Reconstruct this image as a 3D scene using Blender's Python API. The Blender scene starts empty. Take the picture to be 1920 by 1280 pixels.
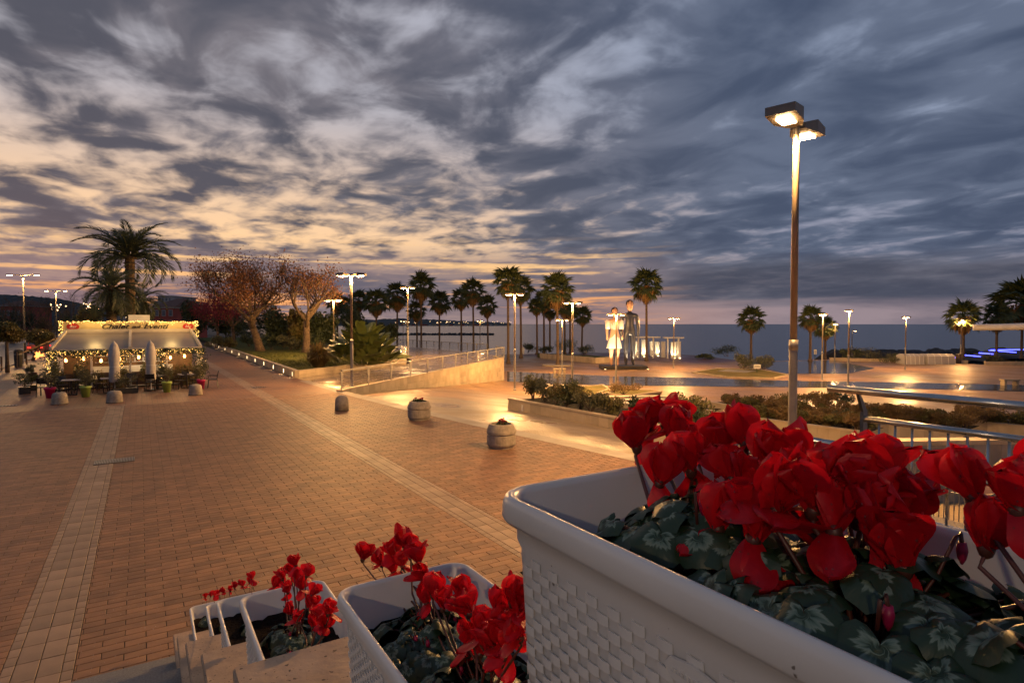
import bpy, bmesh, math, random
import numpy as np
from mathutils import Vector, Matrix, geometry
PI = math.pi
sc = bpy.context.scene
C = sc.collection
rnd = random.Random(7)
rng = np.random.default_rng(7)

# ------------------------------------------------------------------ camera
FPX, YAW, HOR, EYE = 1115.0, math.radians(32), 607.0, 3.46
TH = math.atan((640 - HOR) / FPX)
cam_d = bpy.data.cameras.new('camera'); cam = bpy.data.objects.new('camera', cam_d); C.objects.link(cam)
cam_d.sensor_width = 36; cam_d.lens = 36 * FPX / 1920
cam_d.clip_start = 0.05; cam_d.clip_end = 20000
cam.location = (0, 0, EYE); cam.rotation_euler = (PI / 2 - TH, 0, -YAW)
sc.camera = cam
def _ray(px, py):
    a = (px - 960) / FPX; b = (640 - py) / FPX
    return a, math.cos(TH) + b * math.sin(TH), -math.sin(TH) + b * math.cos(TH)
def _w(lat, dep, z):
    return Vector((dep * math.sin(YAW) + lat * math.cos(YAW), dep * math.cos(YAW) - lat * math.sin(YAW), z))
def G(px, py, z=0.0):            # survey point: where a sight line meets level z
    a, fw, up = _ray(px, py); t = (z - EYE) / up
    return _w(a * t, fw * t, z)
def D(px, py, dep):              # survey point at a known distance
    a, fw, up = _ray(px, py); t = dep / fw
    return _w(a * t, dep, EYE + up * t)
def AX(px, py, X):               # survey point on the plane x = X
    a, fw, up = _ray(px, py)
    t = X / (fw * math.sin(YAW) + a * math.cos(YAW))
    return _w(a * t, fw * t, EYE + up * t)
def depth(p): return p[0] * math.sin(YAW) + p[1] * math.cos(YAW)

# ------------------------------------------------------------------ world
SUN_AZ = math.radians(-6)        # sunset lies along +y, a little to the left
world = bpy.data.worlds.new('World'); sc.world = world; world.use_nodes = True
nt = world.node_tree; nt.nodes.clear()
def nn(t, **kw):
    n = nt.nodes.new(t)
    for k, v in kw.items(): setattr(n, k, v)
    return n
def lk(a, b): nt.links.new(a, b)
def setin(n, i, v):
    if hasattr(v, 'is_output') or isinstance(v, bpy.types.NodeSocket): lk(v, n.inputs[i])
    else: n.inputs[i].default_value = v
def mth(op, a, b=0.0, c=None, clamp=False):
    n = nn('ShaderNodeMath', operation=op); n.use_clamp = clamp
    setin(n, 0, a); setin(n, 1, b)
    if c is not None: setin(n, 2, c)
    return n.outputs[0]
def sstep(v, lo, hi):
    n = nn('ShaderNodeMapRange', interpolation_type='SMOOTHSTEP')
    setin(n, 0, v); setin(n, 1, lo); setin(n, 2, hi)
    return n.outputs[0]
def mixc(f, a, b, mode='MIX'):
    n = nn('ShaderNodeMix', data_type='RGBA', blend_type=mode)
    setin(n, 0, f)
    for i, v in ((6, a), (7, b)):
        if isinstance(v, tuple): n.inputs[i].default_value = (*v, 1)
        else: lk(v, n.inputs[i])
    return n.outputs[2]
def comb(x, y, z):
    n = nn('ShaderNodeCombineXYZ'); setin(n, 0, x); setin(n, 1, y); setin(n, 2, z); return n.outputs[0]
def noise(v, s, det=6, ro=.55, dist=0.0):
    n = nn('ShaderNodeTexNoise'); lk(v, n.inputs['Vector'])
    n.inputs['Scale'].default_value = s; n.inputs['Detail'].default_value = det
    n.inputs['Roughness'].default_value = ro; n.inputs['Distortion'].default_value = dist
    return n.outputs['Fac']
tc = nn('ShaderNodeTexCoord')
sp = nn('ShaderNodeSeparateXYZ'); lk(tc.outputs['Generated'], sp.inputs[0])
sx, sy, sz = sp.outputs
zc = mth('ADD', mth('MAXIMUM', sz, 0.0), .11)
qx = mth('DIVIDE', sx, zc); qy = mth('DIVIDE', sy, zc)
q = comb(qx, mth('MULTIPLY', qy, .8), 4.7)
azd = mth('ADD', mth('MULTIPLY', sx, math.sin(SUN_AZ)), mth('MULTIPLY', sy, math.cos(SUN_AZ)))
L = sstep(azd, .42, .98)                         # 1 towards the sunset, 0 over the sea
n1 = noise(q, .70, 5, .50, .25)
n2 = noise(q, 2.9, 5, .50, .45)
n3 = noise(q, 6.5, 4, .52, .4)
cov = mth('ADD', mth('ADD', mth('MULTIPLY', n1, .32), mth('MULTIPLY', n2, .44)), mth('MULTIPLY', n3, .24))
low = sstep(sz, .36, .10)                        # 1 near the horizon
mid = mth('MULTIPLY', sstep(sz, .30, .20), sstep(sz, .06, .14))
thr = mth('ADD', mth('ADD', mth('MULTIPLY', L, -.050), .570), mth('MULTIPLY', mth('MULTIPLY', mid, sstep(L, .3, 1.0)), -.040))
thr = mth('ADD', thr, mth('MULTIPLY', sstep(sz, .22, .48), .036))
gap = sstep(mth('SUBTRACT', cov, thr), -.055, .085)
# clear sky seen through the gaps, cloud body colours
gap_far = mixc(sstep(sz, .02, .3), (.30, .28, .35), (.27, .32, .44))
gap_sun = mixc(low, (.46, .445, .49), (1.0, .64, .35))
gapc = mixc(L, gap_far, gap_sun)
body_far = mixc(sstep(n2, .34, .64), (.060, .082, .140), (.120, .150, .225))
body_sun = mixc(sstep(n2, .36, .66), (.082, .085, .112), (.200, .182, .205))
bodyc = mixc(L, body_far, body_sun)
cloud = mixc(gap, bodyc, gapc)
# dark bank over the sea, pink slot under it
az = mth('ARCTAN2', sx, sy)
bq = comb(mth('MULTIPLY', az, 5.0), mth('MULTIPLY', sz, 26.0), 3.0)
b1 = noise(bq, .9, 6, .55, .3)
bq2 = comb(mth('MULTIPLY', az, 3.0), mth('MULTIPLY', sz, 75.0), 9.0)
b2 = noise(bq2, 1.0, 5, .55, .4)
bank = mth('MULTIPLY', sstep(mth('ADD', sz, mth('MULTIPLY', b1, .10)), .175, .12), sstep(L, .98, .35))
bankc = mixc(sstep(b1, .38, .66), (.058, .064, .094), (.15, .145, .18))
cloud = mixc(mth('MULTIPLY', bank, .85), cloud, bankc)
slot = mth('MULTIPLY', sstep(mth('ADD', sz, mth('MULTIPLY', b2, .045)), .068, .042), sstep(L, 1.0, .5))
pink = mixc(L, mixc(sstep(b1, .36, .62), (.20, .165, .20), (.36, .27, .29)), (1.0, .42, .18))
cloud = mixc(mth('MULTIPLY', slot, .75), cloud, pink)
# streaks of low cloud across the glow
strk = mth('MULTIPLY', sstep(sz, .135, .085), sstep(L, .05, .6))
cloud = mixc(mth('MULTIPLY', strk, .88), cloud, mixc(sstep(b1, .36, .64), (.135, .125, .165), (.27, .20, .21)))
glow = mth('MULTIPLY', mth('MULTIPLY', sstep(mth('ADD', mth('MULTIPLY', b2, .8), mth('MULTIPLY', n3, .2)), .50, .64), sstep(L, .15, .6)), sstep(sz, .15, .10))
cloud = mixc(mth('MULTIPLY', glow, .92), cloud, mixc(sstep(sz, .03, .10), (1.0, .42, .14), (1.0, .60, .27)))
sky = nn('ShaderNodeTexSky', sky_type='NISHITA'); sky.sun_disc = False
sky.sun_elevation = math.radians(1.0); sky.sun_rotation = SUN_AZ
sky.altitude = 10; sky.air_density = 1.5; sky.dust_density = 2.0
ten = nn('ShaderNodeVectorMath', operation='SCALE'); lk(cloud, ten.inputs[0]); ten.inputs['Scale'].default_value = 10.0
full = mixc(.94, sky.outputs[0], ten.outputs[0])
bg = nn('ShaderNodeBackground'); lk(full, bg.inputs[0]); bg.inputs[1].default_value = .1
wo = nn('ShaderNodeOutputWorld'); lk(bg.outputs[0], wo.inputs[0])

sun_d = bpy.data.lights.new('sun', 'SUN'); sun = bpy.data.objects.new('sun', sun_d); C.objects.link(sun)
sun_d.energy = .12; sun_d.angle = math.radians(12); sun_d.color = (1, .62, .36)   # the sun is all but gone behind the cloud
sd = Vector((math.sin(SUN_AZ) * math.cos(math.radians(4)), math.cos(SUN_AZ) * math.cos(math.radians(4)), math.sin(math.radians(4))))
sun.rotation_euler = sd.to_track_quat('Z', 'Y').to_euler(); sun.location = (-60, 300, 60)

sc.view_settings.view_transform = 'Standard'; sc.view_settings.look = 'None'
sc.view_settings.exposure = .15; sc.view_settings.gamma = 1; sc.view_settings.use_curve_mapping = False
sc.render.engine = 'CYCLES'
sc.cycles.max_bounces = 6; sc.cycles.caustics_reflective = False; sc.cycles.caustics_refractive = False
sc.cycles.sample_clamp_indirect = 4.0

# ------------------------------------------------------------------ helpers
class MB:
    def __init__(s): s.v = []; s.f = []; s.a = []
    def add(s, vs, fs, val=0.0):
        o = len(s.v); s.v += [tuple(p) for p in vs]; s.f += [tuple(i + o for i in f) for f in fs]; s.a += [val] * len(fs); return s
    def bx(s, x0, x1, y0, y1, z0, z1, val=0.0):
        return s.add([(x0,y0,z0),(x1,y0,z0),(x1,y1,z0),(x0,y1,z0),(x0,y0,z1),(x1,y0,z1),(x1,y1,z1),(x0,y1,z1)],
            [(0,3,2,1),(4,5,6,7),(0,1,5,4),(1,2,6,5),(2,3,7,6),(3,0,4,7)], val)
    def cb(s, c, sx, sy, sz, rz=0.0, val=0.0):          # box, centre of its base at c, turned by rz
        ca, sa = math.cos(rz), math.sin(rz); vs = []
        for z in (0, sz):
            for x, y in ((-sx/2,-sy/2),(sx/2,-sy/2),(sx/2,sy/2),(-sx/2,sy/2)):
                vs.append((c[0]+x*ca-y*sa, c[1]+x*sa+y*ca, c[2]+z))
        return s.add(vs, [(0,3,2,1),(4,5,6,7),(0,1,5,4),(1,2,6,5),(2,3,7,6),(3,0,4,7)], val)
    def beam(s, a, b, w, h, up=(0,0,1)):                # bar of section w x h from a to b
        a = Vector(a); b = Vector(b); d = (b - a).normalized(); u = Vector(up)
        r = d.cross(u).normalized(); u = r.cross(d)
        vs = [p + r*(sx*w/2) + u*(sz*h/2) for p in (a, b) for sx, sz in ((-1,-1),(1,-1),(1,1),(-1,1))]
        return s.add(vs, [(0,1,2,3),(7,6,5,4),(0,4,5,1),(1,5,6,2),(2,6,7,3),(3,7,4,0)])
    def tube(s, pts, rad, n=8, caps=True):
        pts = [Vector(p) for p in pts]; m = len(pts)
        if not hasattr(rad, '__len__'): rad = [rad] * m
        vs = []; fs = []; ref = None
        for i, p in enumerate(pts):
            d = (pts[min(i+1, m-1)] - pts[max(i-1, 0)]).normalized()
            if ref is None: ref = Vector((1,0,0)) if abs(d.x) < .9 else Vector((0,1,0))
            r = d.cross(ref).normalized(); u = r.cross(d).normalized(); ref = u.cross(r) if False else ref
            for k in range(n):
                t = 2*PI*k/n; vs.append(p + (r*math.cos(t) + u*math.sin(t)) * rad[i])
        for i in range(m-1):
            for k in range(n):
                k2 = (k+1) % n; fs.append((i*n+k, i*n+k2, (i+1)*n+k2, (i+1)*n+k))
        if caps: fs.append(tuple(range(n-1, -1, -1))); fs.append(tuple((m-1)*n+k for k in range(n)))
        return s.add(vs, fs)
    def lathe(s, prof, n=16, c=(0,0,0), jit=0.0):
        vs = []; fs = []; m = len(prof)
        for r, z in prof:
            for k in range(n):
                t = 2*PI*k/n; rr = r * (1 + (rnd.random()-.5)*jit); vs.append((c[0]+rr*math.cos(t), c[1]+rr*math.sin(t), c[2]+z))
        for i in range(m-1):
            for k in range(n):
                k2 = (k+1) % n; fs.append((i*n+k, i*n+k2, (i+1)*n+k2, (i+1)*n+k))
        fs.append(tuple(range(n-1, -1, -1))); fs.append(tuple((m-1)*n+k for k in range(n)))
        return s.add(vs, fs)
    def prism(s, poly, z0, z1):
        n = len(poly); vs = [(x,y,z0) for x,y in poly] + [(x,y,z1) for x,y in poly]
        a = sum(poly[i][0]*poly[(i+1)%n][1] - poly[(i+1)%n][0]*poly[i][1] for i in range(n))
        fs = [tuple(range(n-1,-1,-1)), tuple(range(n,2*n))] + [(i,(i+1)%n,n+(i+1)%n,n+i) for i in range(n)]
        if a < 0: fs = [tuple(reversed(f)) for f in fs]
        return s.add(vs, fs)
    def mesh(s, name, mat, smooth=False, attr=False):
        me = bpy.data.meshes.new(name); me.from_pydata(s.v, [], s.f)
        for m in (mat if isinstance(mat, (list, tuple)) else [mat]): me.materials.append(m)
        if smooth: me.polygons.foreach_set('use_smooth', [True]*len(me.polygons))
        if attr:
            at = me.attributes.new('rnd', 'FLOAT', 'FACE'); at.data.foreach_set('value', s.a)
        me.update(); return me
    def build(s, name, mat, parent=None, smooth=False, attr=False):
        return ob(name, s.mesh(name, mat, smooth, attr), parent)
def ob(name, me, parent=None, loc=None, rot=None, scl=None):
    o = bpy.data.objects.new(name, me); C.objects.link(o)
    if parent: o.parent = parent
    if loc is not None: o.location = loc
    if rot is not None: o.rotation_euler = rot
    if scl is not None: o.scale = scl if hasattr(scl, '__len__') else (scl,)*3
    return o
def tag(o, label, cat, group=None):
    o['label'] = label; o['category'] = cat
    if group: o['group'] = group
    return o
def thing(name, label, cat, loc=(0,0,0), rz=0.0, group=None):
    o = bpy.data.objects.new(name, None); C.objects.link(o); o.empty_display_size = .2
    o.location = loc; o.rotation_euler = (0,0,rz); return tag(o, label, cat, group)
def struct(name, me, parent=None):
    o = ob(name, me, parent); o['kind'] = 'structure'; return o
def copy_tree(root, loc, rz, label, group=None, scl=1.0):
    def cp(o, par):
        c = o.copy(); C.objects.link(c); c.parent = par
        for ch in kids.get(o, ()): cp(ch, c)
        return c
    kids = {}
    for o in root.children_recursive: kids.setdefault(o.parent, []).append(o)
    r = cp(root, None); r.location = loc; r.rotation_euler = (0,0,rz); r.scale = (scl,)*3
    r['label'] = label
    if group: r['group'] = group
    return r
def mesh_np(name, V, F, mat, smooth=False):
    me = bpy.data.meshes.new(name); V = np.asarray(V, np.float32); F = np.asarray(F, np.int32)
    me.vertices.add(len(V)); me.vertices.foreach_set('co', V.ravel())
    k = F.shape[1]; me.loops.add(F.size); me.loops.foreach_set('vertex_index', F.ravel())
    me.polygons.add(len(F)); me.polygons.foreach_set('loop_start', np.arange(0, F.size, k, dtype=np.int32))
    me.materials.append(mat)
    if smooth: me.polygons.foreach_set('use_smooth', [True]*len(F))
    me.update(); me.validate(); return me
def cards(cen, size, aspect=.5, up=0.0, seed=0):
    """one diamond-shaped leaf per centre"""
    g = np.random.default_rng(seed); n = len(cen)
    a = g.normal(size=(n,3)); a[:,2] += up; a /= np.linalg.norm(a, axis=1, keepdims=True)
    b = np.cross(a, g.normal(size=(n,3))); b /= np.linalg.norm(b, axis=1, keepdims=True)
    s = size * g.uniform(.6, 1.35, (n,1))
    nrm = np.cross(a, b)
    V = np.stack([cen - a*s*.5, cen + b*s*aspect*.5 + nrm*s*.06, cen + a*s*.5, cen - b*s*aspect*.5 + nrm*s*.06], 1).reshape(-1,3)
    F = np.arange(4*n).reshape(-1,4); return V, F
def blob_pts(n, ells, seed=0, shell=.55):
    """points spread through clumps, thicker towards the outside of each clump"""
    g = np.random.default_rng(seed); ells = np.asarray(ells, float)
    w = (ells[:,3]*ells[:,4]*ells[:,5])**(2/3); k = g.choice(len(ells), n, p=w/w.sum())
    d = g.normal(size=(n,3)); d /= np.linalg.norm(d, axis=1, keepdims=True)
    r = g.uniform(shell**3, 1, (n,1))**(1/3) * g.uniform(.82, 1.08, (n,1))
    return ells[k,:3] + d*r*ells[k,3:6]
ORD = ['first','second','third','fourth','fifth','sixth','seventh','eighth','ninth','tenth','eleventh','twelfth','thirteenth','fourteenth','fifteenth',
       'sixteenth','seventeenth','eighteenth','nineteenth','twentieth','twenty-first','twenty-second','twenty-third','twenty-fourth','twenty-fifth','twenty-sixth','twenty-seventh','twenty-eighth','twenty-ninth','thirtieth']

# ------------------------------------------------------------------ materials
def material(name, c1, c2=None, scale=4.0, rough=.7, metal=0.0, bump=0.0, bscale=None, detail=4, spec=.5, lo=.35, hi=.65, rvar=0.0, attr=0.0, coat=0.0, trans=0.0, speck=None):
    m = bpy.data.materials.new(name); m.use_nodes = True; t = m.node_tree; b = t.nodes['Principled BSDF']
    b.inputs['Roughness'].default_value = rough; b.inputs['Metallic'].default_value = metal
    b.inputs['Specular IOR Level'].default_value = spec; b.inputs['Coat Weight'].default_value = coat
    co = t.nodes.new('ShaderNodeTexCoord')
    nz = t.nodes.new('ShaderNodeTexNoise'); nz.inputs['Scale'].default_value = scale; nz.inputs['Detail'].default_value = detail
    t.links.new(co.outputs['Object'], nz.inputs['Vector'])
    c2 = c2 or tuple(x*.75 for x in c1)
    mr = t.nodes.new('ShaderNodeMapRange'); mr.inputs[1].default_value = lo; mr.inputs[2].default_value = hi; t.links.new(nz.outputs[0], mr.inputs[0])
    mx = t.nodes.new('ShaderNodeMix'); mx.data_type = 'RGBA'; mx.inputs[6].default_value = (*c1,1); mx.inputs[7].default_value = (*c2,1)
    t.links.new(mr.outputs[0], mx.inputs[0]); col = mx.outputs[2]
    if attr:
        at = t.nodes.new('ShaderNodeAttribute'); at.attribute_name = 'rnd'
        m2 = t.nodes.new('ShaderNodeMapRange'); m2.inputs[3].default_value = 1-attr; m2.inputs[4].default_value = 1+attr; t.links.new(at.outputs['Fac'], m2.inputs[0])
        hs = t.nodes.new('ShaderNodeHueSaturation'); t.links.new(m2.outputs[0], hs.inputs['Value']); t.links.new(col, hs.inputs['Color']); col = hs.outputs[0]
    if speck:
        vo = t.nodes.new('ShaderNodeTexNoise'); vo.inputs['Scale'].default_value = speck[0]; vo.inputs['Detail'].default_value = 2; t.links.new(co.outputs['Object'], vo.inputs['Vector'])
        m3 = t.nodes.new('ShaderNodeMapRange'); m3.inputs[1].default_value = speck[1]; m3.inputs[2].default_value = speck[1]+.03; t.links.new(vo.outputs[0], m3.inputs[0])
        mx3 = t.nodes.new('ShaderNodeMix'); mx3.data_type = 'RGBA'; mx3.inputs[7].default_value = (*speck[2],1); t.links.new(m3.outputs[0], mx3.inputs[0]); t.links.new(col, mx3.inputs[6]); col = mx3.outputs[2]
    t.links.new(col, b.inputs['Base Color'])
    if rvar:
        r2 = t.nodes.new('ShaderNodeMapRange'); r2.inputs[3].default_value = max(.02, rough-rvar); r2.inputs[4].default_value = min(1, rough+rvar)
        r2.inputs[1].default_value = .3; r2.inputs[2].default_value = .7
        n4 = t.nodes.new('ShaderNodeTexNoise'); n4.inputs['Scale'].default_value = scale*.7; n4.inputs['Detail'].default_value = 3; t.links.new(co.outputs['Object'], n4.inputs['Vector'])
        t.links.new(n4.outputs[0], r2.inputs[0]); t.links.new(r2.outputs[0], b.inputs['Roughness'])
    if bump:
        bp = t.nodes.new('ShaderNodeBump'); bp.inputs['Strength'].default_value = min(1, bump); bp.inputs['Distance'].default_value = .02
        n2 = t.nodes.new('ShaderNodeTexNoise'); n2.inputs['Scale'].default_value = bscale or scale*3; n2.inputs['Detail'].default_value = 5
        t.links.new(co.outputs['Object'], n2.inputs['Vector']); t.links.new(n2.outputs[0], bp.inputs['Height']); t.links.new(bp.outputs[0], b.inputs['Normal'])
    if trans:
        tr = t.nodes.new('ShaderNodeBsdfTranslucent'); t.links.new(col, tr.inputs[0])
        ms = t.nodes.new('ShaderNodeMixShader'); ms.inputs[0].default_value = trans
        t.links.new(b.outputs[0], ms.inputs[1]); t.links.new(tr.outputs[0], ms.inputs[2]); t.links.new(ms.outputs[0], t.nodes['Material Output'].inputs[0])
    return m
def emit(name, col, s):
    m = bpy.data.materials.new(name); m.use_nodes = True; b = m.node_tree.nodes['Principled BSDF']
    b.inputs['Base Color'].default_value = (*col,1); b.inputs['Emission Color'].default_value = (*col,1); b.inputs['Emission Strength'].default_value = s
    return m
def paved(name, c1, c2, mortar, bw, bh, rough=.5, rvar=.0, msize=.012, off=.5, big=None, spec=.5, wet=0.0):
    """paving in running bond for surfaces too far off to tell the pieces apart"""
    m = material(name, c1, c2, 2.0, rough, spec=spec); t = m.node_tree; b = t.nodes['Principled BSDF']
    co = t.nodes.new('ShaderNodeTexCoord'); br = t.nodes.new('ShaderNodeTexBrick'); t.links.new(co.outputs['Object'], br.inputs['Vector'])
    br.inputs['Color1'].default_value = (*c1,1); br.inputs['Color2'].default_value = (*c2,1); br.inputs['Mortar'].default_value = (*mortar,1)
    br.inputs['Scale'].default_value = 1; br.inputs['Brick Width'].default_value = bw; br.inputs['Row Height'].default_value = bh
    br.inputs['Mortar Size'].default_value = msize; br.offset = off
    nz = t.nodes.new('ShaderNodeTexNoise'); nz.inputs['Scale'].default_value = big or .25; nz.inputs['Detail'].default_value = 5; t.links.new(co.outputs['Object'], nz.inputs['Vector'])
    mr = t.nodes.new('ShaderNodeMapRange'); mr.inputs[1].default_value = .3; mr.inputs[2].default_value = .7; mr.inputs[3].default_value = .72; mr.inputs[4].default_value = 1.2; t.links.new(nz.outputs[0], mr.inputs[0])
    hs = t.nodes.new('ShaderNodeHueSaturation'); t.links.new(mr.outputs[0], hs.inputs['Value']); t.links.new(br.outputs[0], hs.inputs['Color']); t.links.new(hs.outputs[0], b.inputs['Base Color'])
    bp = t.nodes.new('ShaderNodeBump'); bp.inputs['Strength'].default_value = .4; bp.inputs['Distance'].default_value = .004; bp.invert = True
    t.links.new(br.outputs['Fac'], bp.inputs['Height']); t.links.new(bp.outputs[0], b.inputs['Normal'])
    if rvar:
        r2 = t.nodes.new('ShaderNodeMapRange'); r2.inputs[1].default_value = .36; r2.inputs[2].default_value = .66; r2.inputs[3].default_value = max(.05, rough-rvar); r2.inputs[4].default_value = rough
        n3 = t.nodes.new('ShaderNodeTexNoise'); n3.inputs['Scale'].default_value = .35; n3.inputs['Detail'].default_value = 6; t.links.new(co.outputs['Object'], n3.inputs['Vector'])
        t.links.new(n3.outputs[0], r2.inputs[0]); t.links.new(r2.outputs[0], b.inputs['Roughness'])
    return m
M = {}
M['brick'] = material('paver_brick', (.232,.120,.060), (.162,.084,.043), 3.0, .62, bump=.25, bscale=120, attr=.22, speck=(38, .70, (.36,.33,.31)))
M['stonepav'] = material('paver_stone', (.285,.20,.135), (.205,.145,.098), 2.0, .6, bump=.2, bscale=90, attr=.16)
M['mortar'] = material('joint_sand', (.05,.04,.03), (.03,.027,.02), 6, .95)
M['farpav'] = paved('plaza_paving', (.265,.132,.065), (.20,.10,.05), (.06,.045,.035), .4, .14, .55)
M['lowpav'] = paved('lower_paving', (.36,.21,.095), (.30,.175,.08), (.14,.09,.05), .5, .25, .55, .22)
M['redpav'] = paved('red_paving', (.20,.055,.035), (.16,.045,.03), (.06,.025,.02), .5, .25, .5, .2)
M['slate'] = material('wet_slate', (.055,.06,.07), (.10,.095,.09), 1.2, .13, rvar=.09, attr=.5, spec=.8)
M['wetstone'] = paved('wet_path_stone', (.33,.25,.155), (.28,.21,.13), (.16,.12,.08), 1.2, .6, .62, .36, .006)
_wn = M['wetstone'].node_tree; _bw = [n for n in _wn.nodes if n.type == 'BUMP'][0]
_co = _wn.nodes.new('ShaderNodeTexCoord'); _nz = _wn.nodes.new('ShaderNodeTexNoise'); _nz.inputs['Scale'].default_value = 7; _nz.inputs['Detail'].default_value = 4; _wn.links.new(_co.outputs['Object'], _nz.inputs['Vector'])
_b2 = _wn.nodes.new('ShaderNodeBump'); _b2.inputs['Strength'].default_value = .7; _b2.inputs['Distance'].default_value = .03; _wn.links.new(_nz.outputs[0], _b2.inputs['Height']); _wn.links.new(_b2.outputs[0], _bw.inputs['Normal'])
M['asphalt'] = material('asphalt', (.05,.05,.052), (.035,.035,.038), 1.5, .5, bump=.2, bscale=60)
M['sand'] = material('bare_ground', (.16,.12,.085), (.11,.085,.06), .6, .95)
M['limestone'] = material('limestone', (.52,.42,.28), (.42,.33,.21), 1.5, .55, attr=.16, bump=.12, bscale=25)
M['travertine'] = material('travertine', (.42,.31,.22), (.29,.21,.15), 5, .65, bump=.2, bscale=30, spec=.3, speck=(55,.66,(.10,.075,.055)))
M['greystone'] = material('grey_stone', (.30,.27,.23), (.22,.20,.175), 2.5, .6, attr=.2, bump=.1, bscale=40)
M['granite'] = material('grey_granite', (.17,.175,.18), (.11,.115,.12), 60, .6, bump=.1, bscale=120)
M['concrete'] = material('bollard_concrete', (.38,.33,.26), (.26,.22,.17), 7, .85, bump=.4, bscale=60)
M['grass'] = material('lawn', (.11,.115,.03), (.07,.08,.022), 1.4, .95, bump=.6, bscale=30, spec=.1)
M['drygrass'] = material('dry_lawn', (.17,.13,.05), (.10,.09,.03), .8, .95, bump=.5, bscale=30, spec=.1)
M['steel'] = material('stainless_steel', (.55,.53,.50), (.45,.43,.41), 8, .22, 1.0, rvar=.08)
M['galv'] = material('galvanised_steel', (.34,.32,.29), (.26,.25,.23), 3, .45, .6, bump=.05)
M['darkmetal'] = material('dark_metal', (.06,.055,.05), (.04,.038,.035), 3, .5, .6)
M['white'] = material('white_paint', (.70,.68,.64), (.60,.58,.54), 2, .45)
M['plastic'] = material('planter_plastic', (.62,.61,.60), (.55,.54,.53), 3.5, .33, bump=.03, bscale=200, speck=(70,.745,(.16,.14,.12)))
M['soil'] = material('potting_soil', (.020,.014,.010), (.010,.007,.005), 30, .95, bump=1, bscale=70, spec=.1)
M['black'] = material('black_plastic', (.012,.012,.013), (.02,.02,.02), 5, .4)
M['bark'] = material('bark', (.16,.11,.07), (.08,.055,.035), 5, .9, bump=.8, bscale=14)
M['palmbark'] = material('palm_bark', (.17,.115,.07), (.08,.055,.035), 6, .9, bump=.8, bscale=10)
M['frond'] = material('palm_frond', (.075,.10,.03), (.05,.07,.022), 1.5, .55, trans=.15)
M['datefrond'] = material('date_frond', (.12,.14,.075), (.07,.095,.05), 1.2, .5, trans=.4)
M['deadfrond'] = material('dead_frond', (.30,.18,.075), (.19,.11,.045), 2.0, .9, trans=.2)
M['leafdark'] = material('leaf_dark', (.06,.08,.027), (.036,.052,.02), 1.2, .55, trans=.1)
M['leafolive'] = material('leaf_olive', (.13,.13,.065), (.08,.085,.04), 1.5, .6, trans=.2)
M['leafrust'] = material('leaf_rust', (.38,.17,.07), (.22,.10,.05), 1.0, .7, trans=.5)
M['leafpink'] = material('leaf_pink', (.36,.06,.07), (.20,.035,.045), .8, .7, trans=.5)
M['leafhedge'] = material('leaf_hedge', (.12,.125,.036), (.17,.12,.04), 1.2, .6, trans=.2)
M['leafdry'] = material('leaf_dry', (.26,.16,.06), (.15,.105,.04), 1.5, .8, trans=.25)
M['banana'] = material('banana_leaf', (.16,.19,.05), (.09,.12,.03), 2.0, .4, trans=.25)
M['glass'] = material('window_glass', (.10,.12,.15), (.06,.08,.10), 1, .08, spec=.8)
M['redwall'] = material('red_render', (.40,.085,.06), (.32,.07,.05), .5, .85)
M['paleface'] = material('pale_render', (.42,.40,.38), (.34,.32,.31), .4, .85)
M['rooftile'] = material('roof_tile', (.16,.07,.05), (.10,.05,.04), 2, .85)
M['hill'] = material('wooded_hill', (.055,.060,.058), (.035,.042,.045), .012, .95, bump=1, bscale=.05)
M['rock'] = material('breakwater_rock', (.055,.052,.05), (.03,.03,.03), .8, .8, bump=1, bscale=2)
M['lampglow'] = emit('lamp_glow', (1,.66,.32), 40)
M['fairy'] = emit('fairy_glow', (1,.58,.14), 5)
M['bulbglow'] = emit('bulb_glow', (1,.40,.10), 14)
M['wallglow'] = emit('wall_light_glow', (1,.72,.36), 8)
M['blueglow'] = emit('blue_led_glow', (.05,.06,1.0), 9)
M['headmetal'] = material('lamp_head_metal', (.30,.25,.19), (.24,.20,.16), 3, .5, .4)
WARM = (1.0, .51, .16)
def lamp_light(name, parent, loc, watts, col=WARM, size=.25, spot=True, ang=158, aim=None):
    d = bpy.data.lights.new(name, 'SPOT' if spot else 'POINT'); d.energy = watts; d.color = col; d.shadow_soft_size = size
    if spot: d.spot_size = math.radians(ang); d.spot_blend = .35
    o = bpy.data.objects.new(name, d); C.objects.link(o); o.parent = parent; o.location = loc
    if aim is not None: o.rotation_euler = (Vector(aim)).to_track_quat('-Z', 'Y').to_euler()
    return o

# ------------------------------------------------------------------ the ground
EDGE = [(8.30,45.0),(8.35,38.1),(8.62,30.1),(9.18,22.96),(10.1,15.7),(10.75,11.2),(11.3,5.0),(11.8,-6.0)]
def edge_x(y):
    for (x0,y0),(x1,y1) in zip(EDGE, EDGE[1:]):
        if y >= y1: return x0 + (x1-x0)*(y0-y)/(y0-y1)
    return EDGE[-1][0]
ZL = -2.2
def gz(x, y):                       # level of the slope and the lower plaza
    t = min(1, max(0, (x - edge_x(y)) / 21.0)); return ZL*(t*t*(3-2*t)*.45 + t*.55) - .02
def cdt(boundary, inner, zfun, name, mat):
    vs = [Vector(p) for p in boundary] + [Vector(p) for p in inner]; n = len(boundary)
    r = geometry.delaunay_2d_cdt(vs, [(i,(i+1)%n) for i in range(n)], [], 1, 1e-4)
    me = bpy.data.meshes.new(name); me.from_pydata([(v.x,v.y,zfun(v.x,v.y)) for v in r[0]], [], [tuple(f) for f in r[2]])
    me.materials.append(mat); me.polygons.foreach_set('use_smooth', [True]*len(me.polygons)); me.update(); return me
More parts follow.
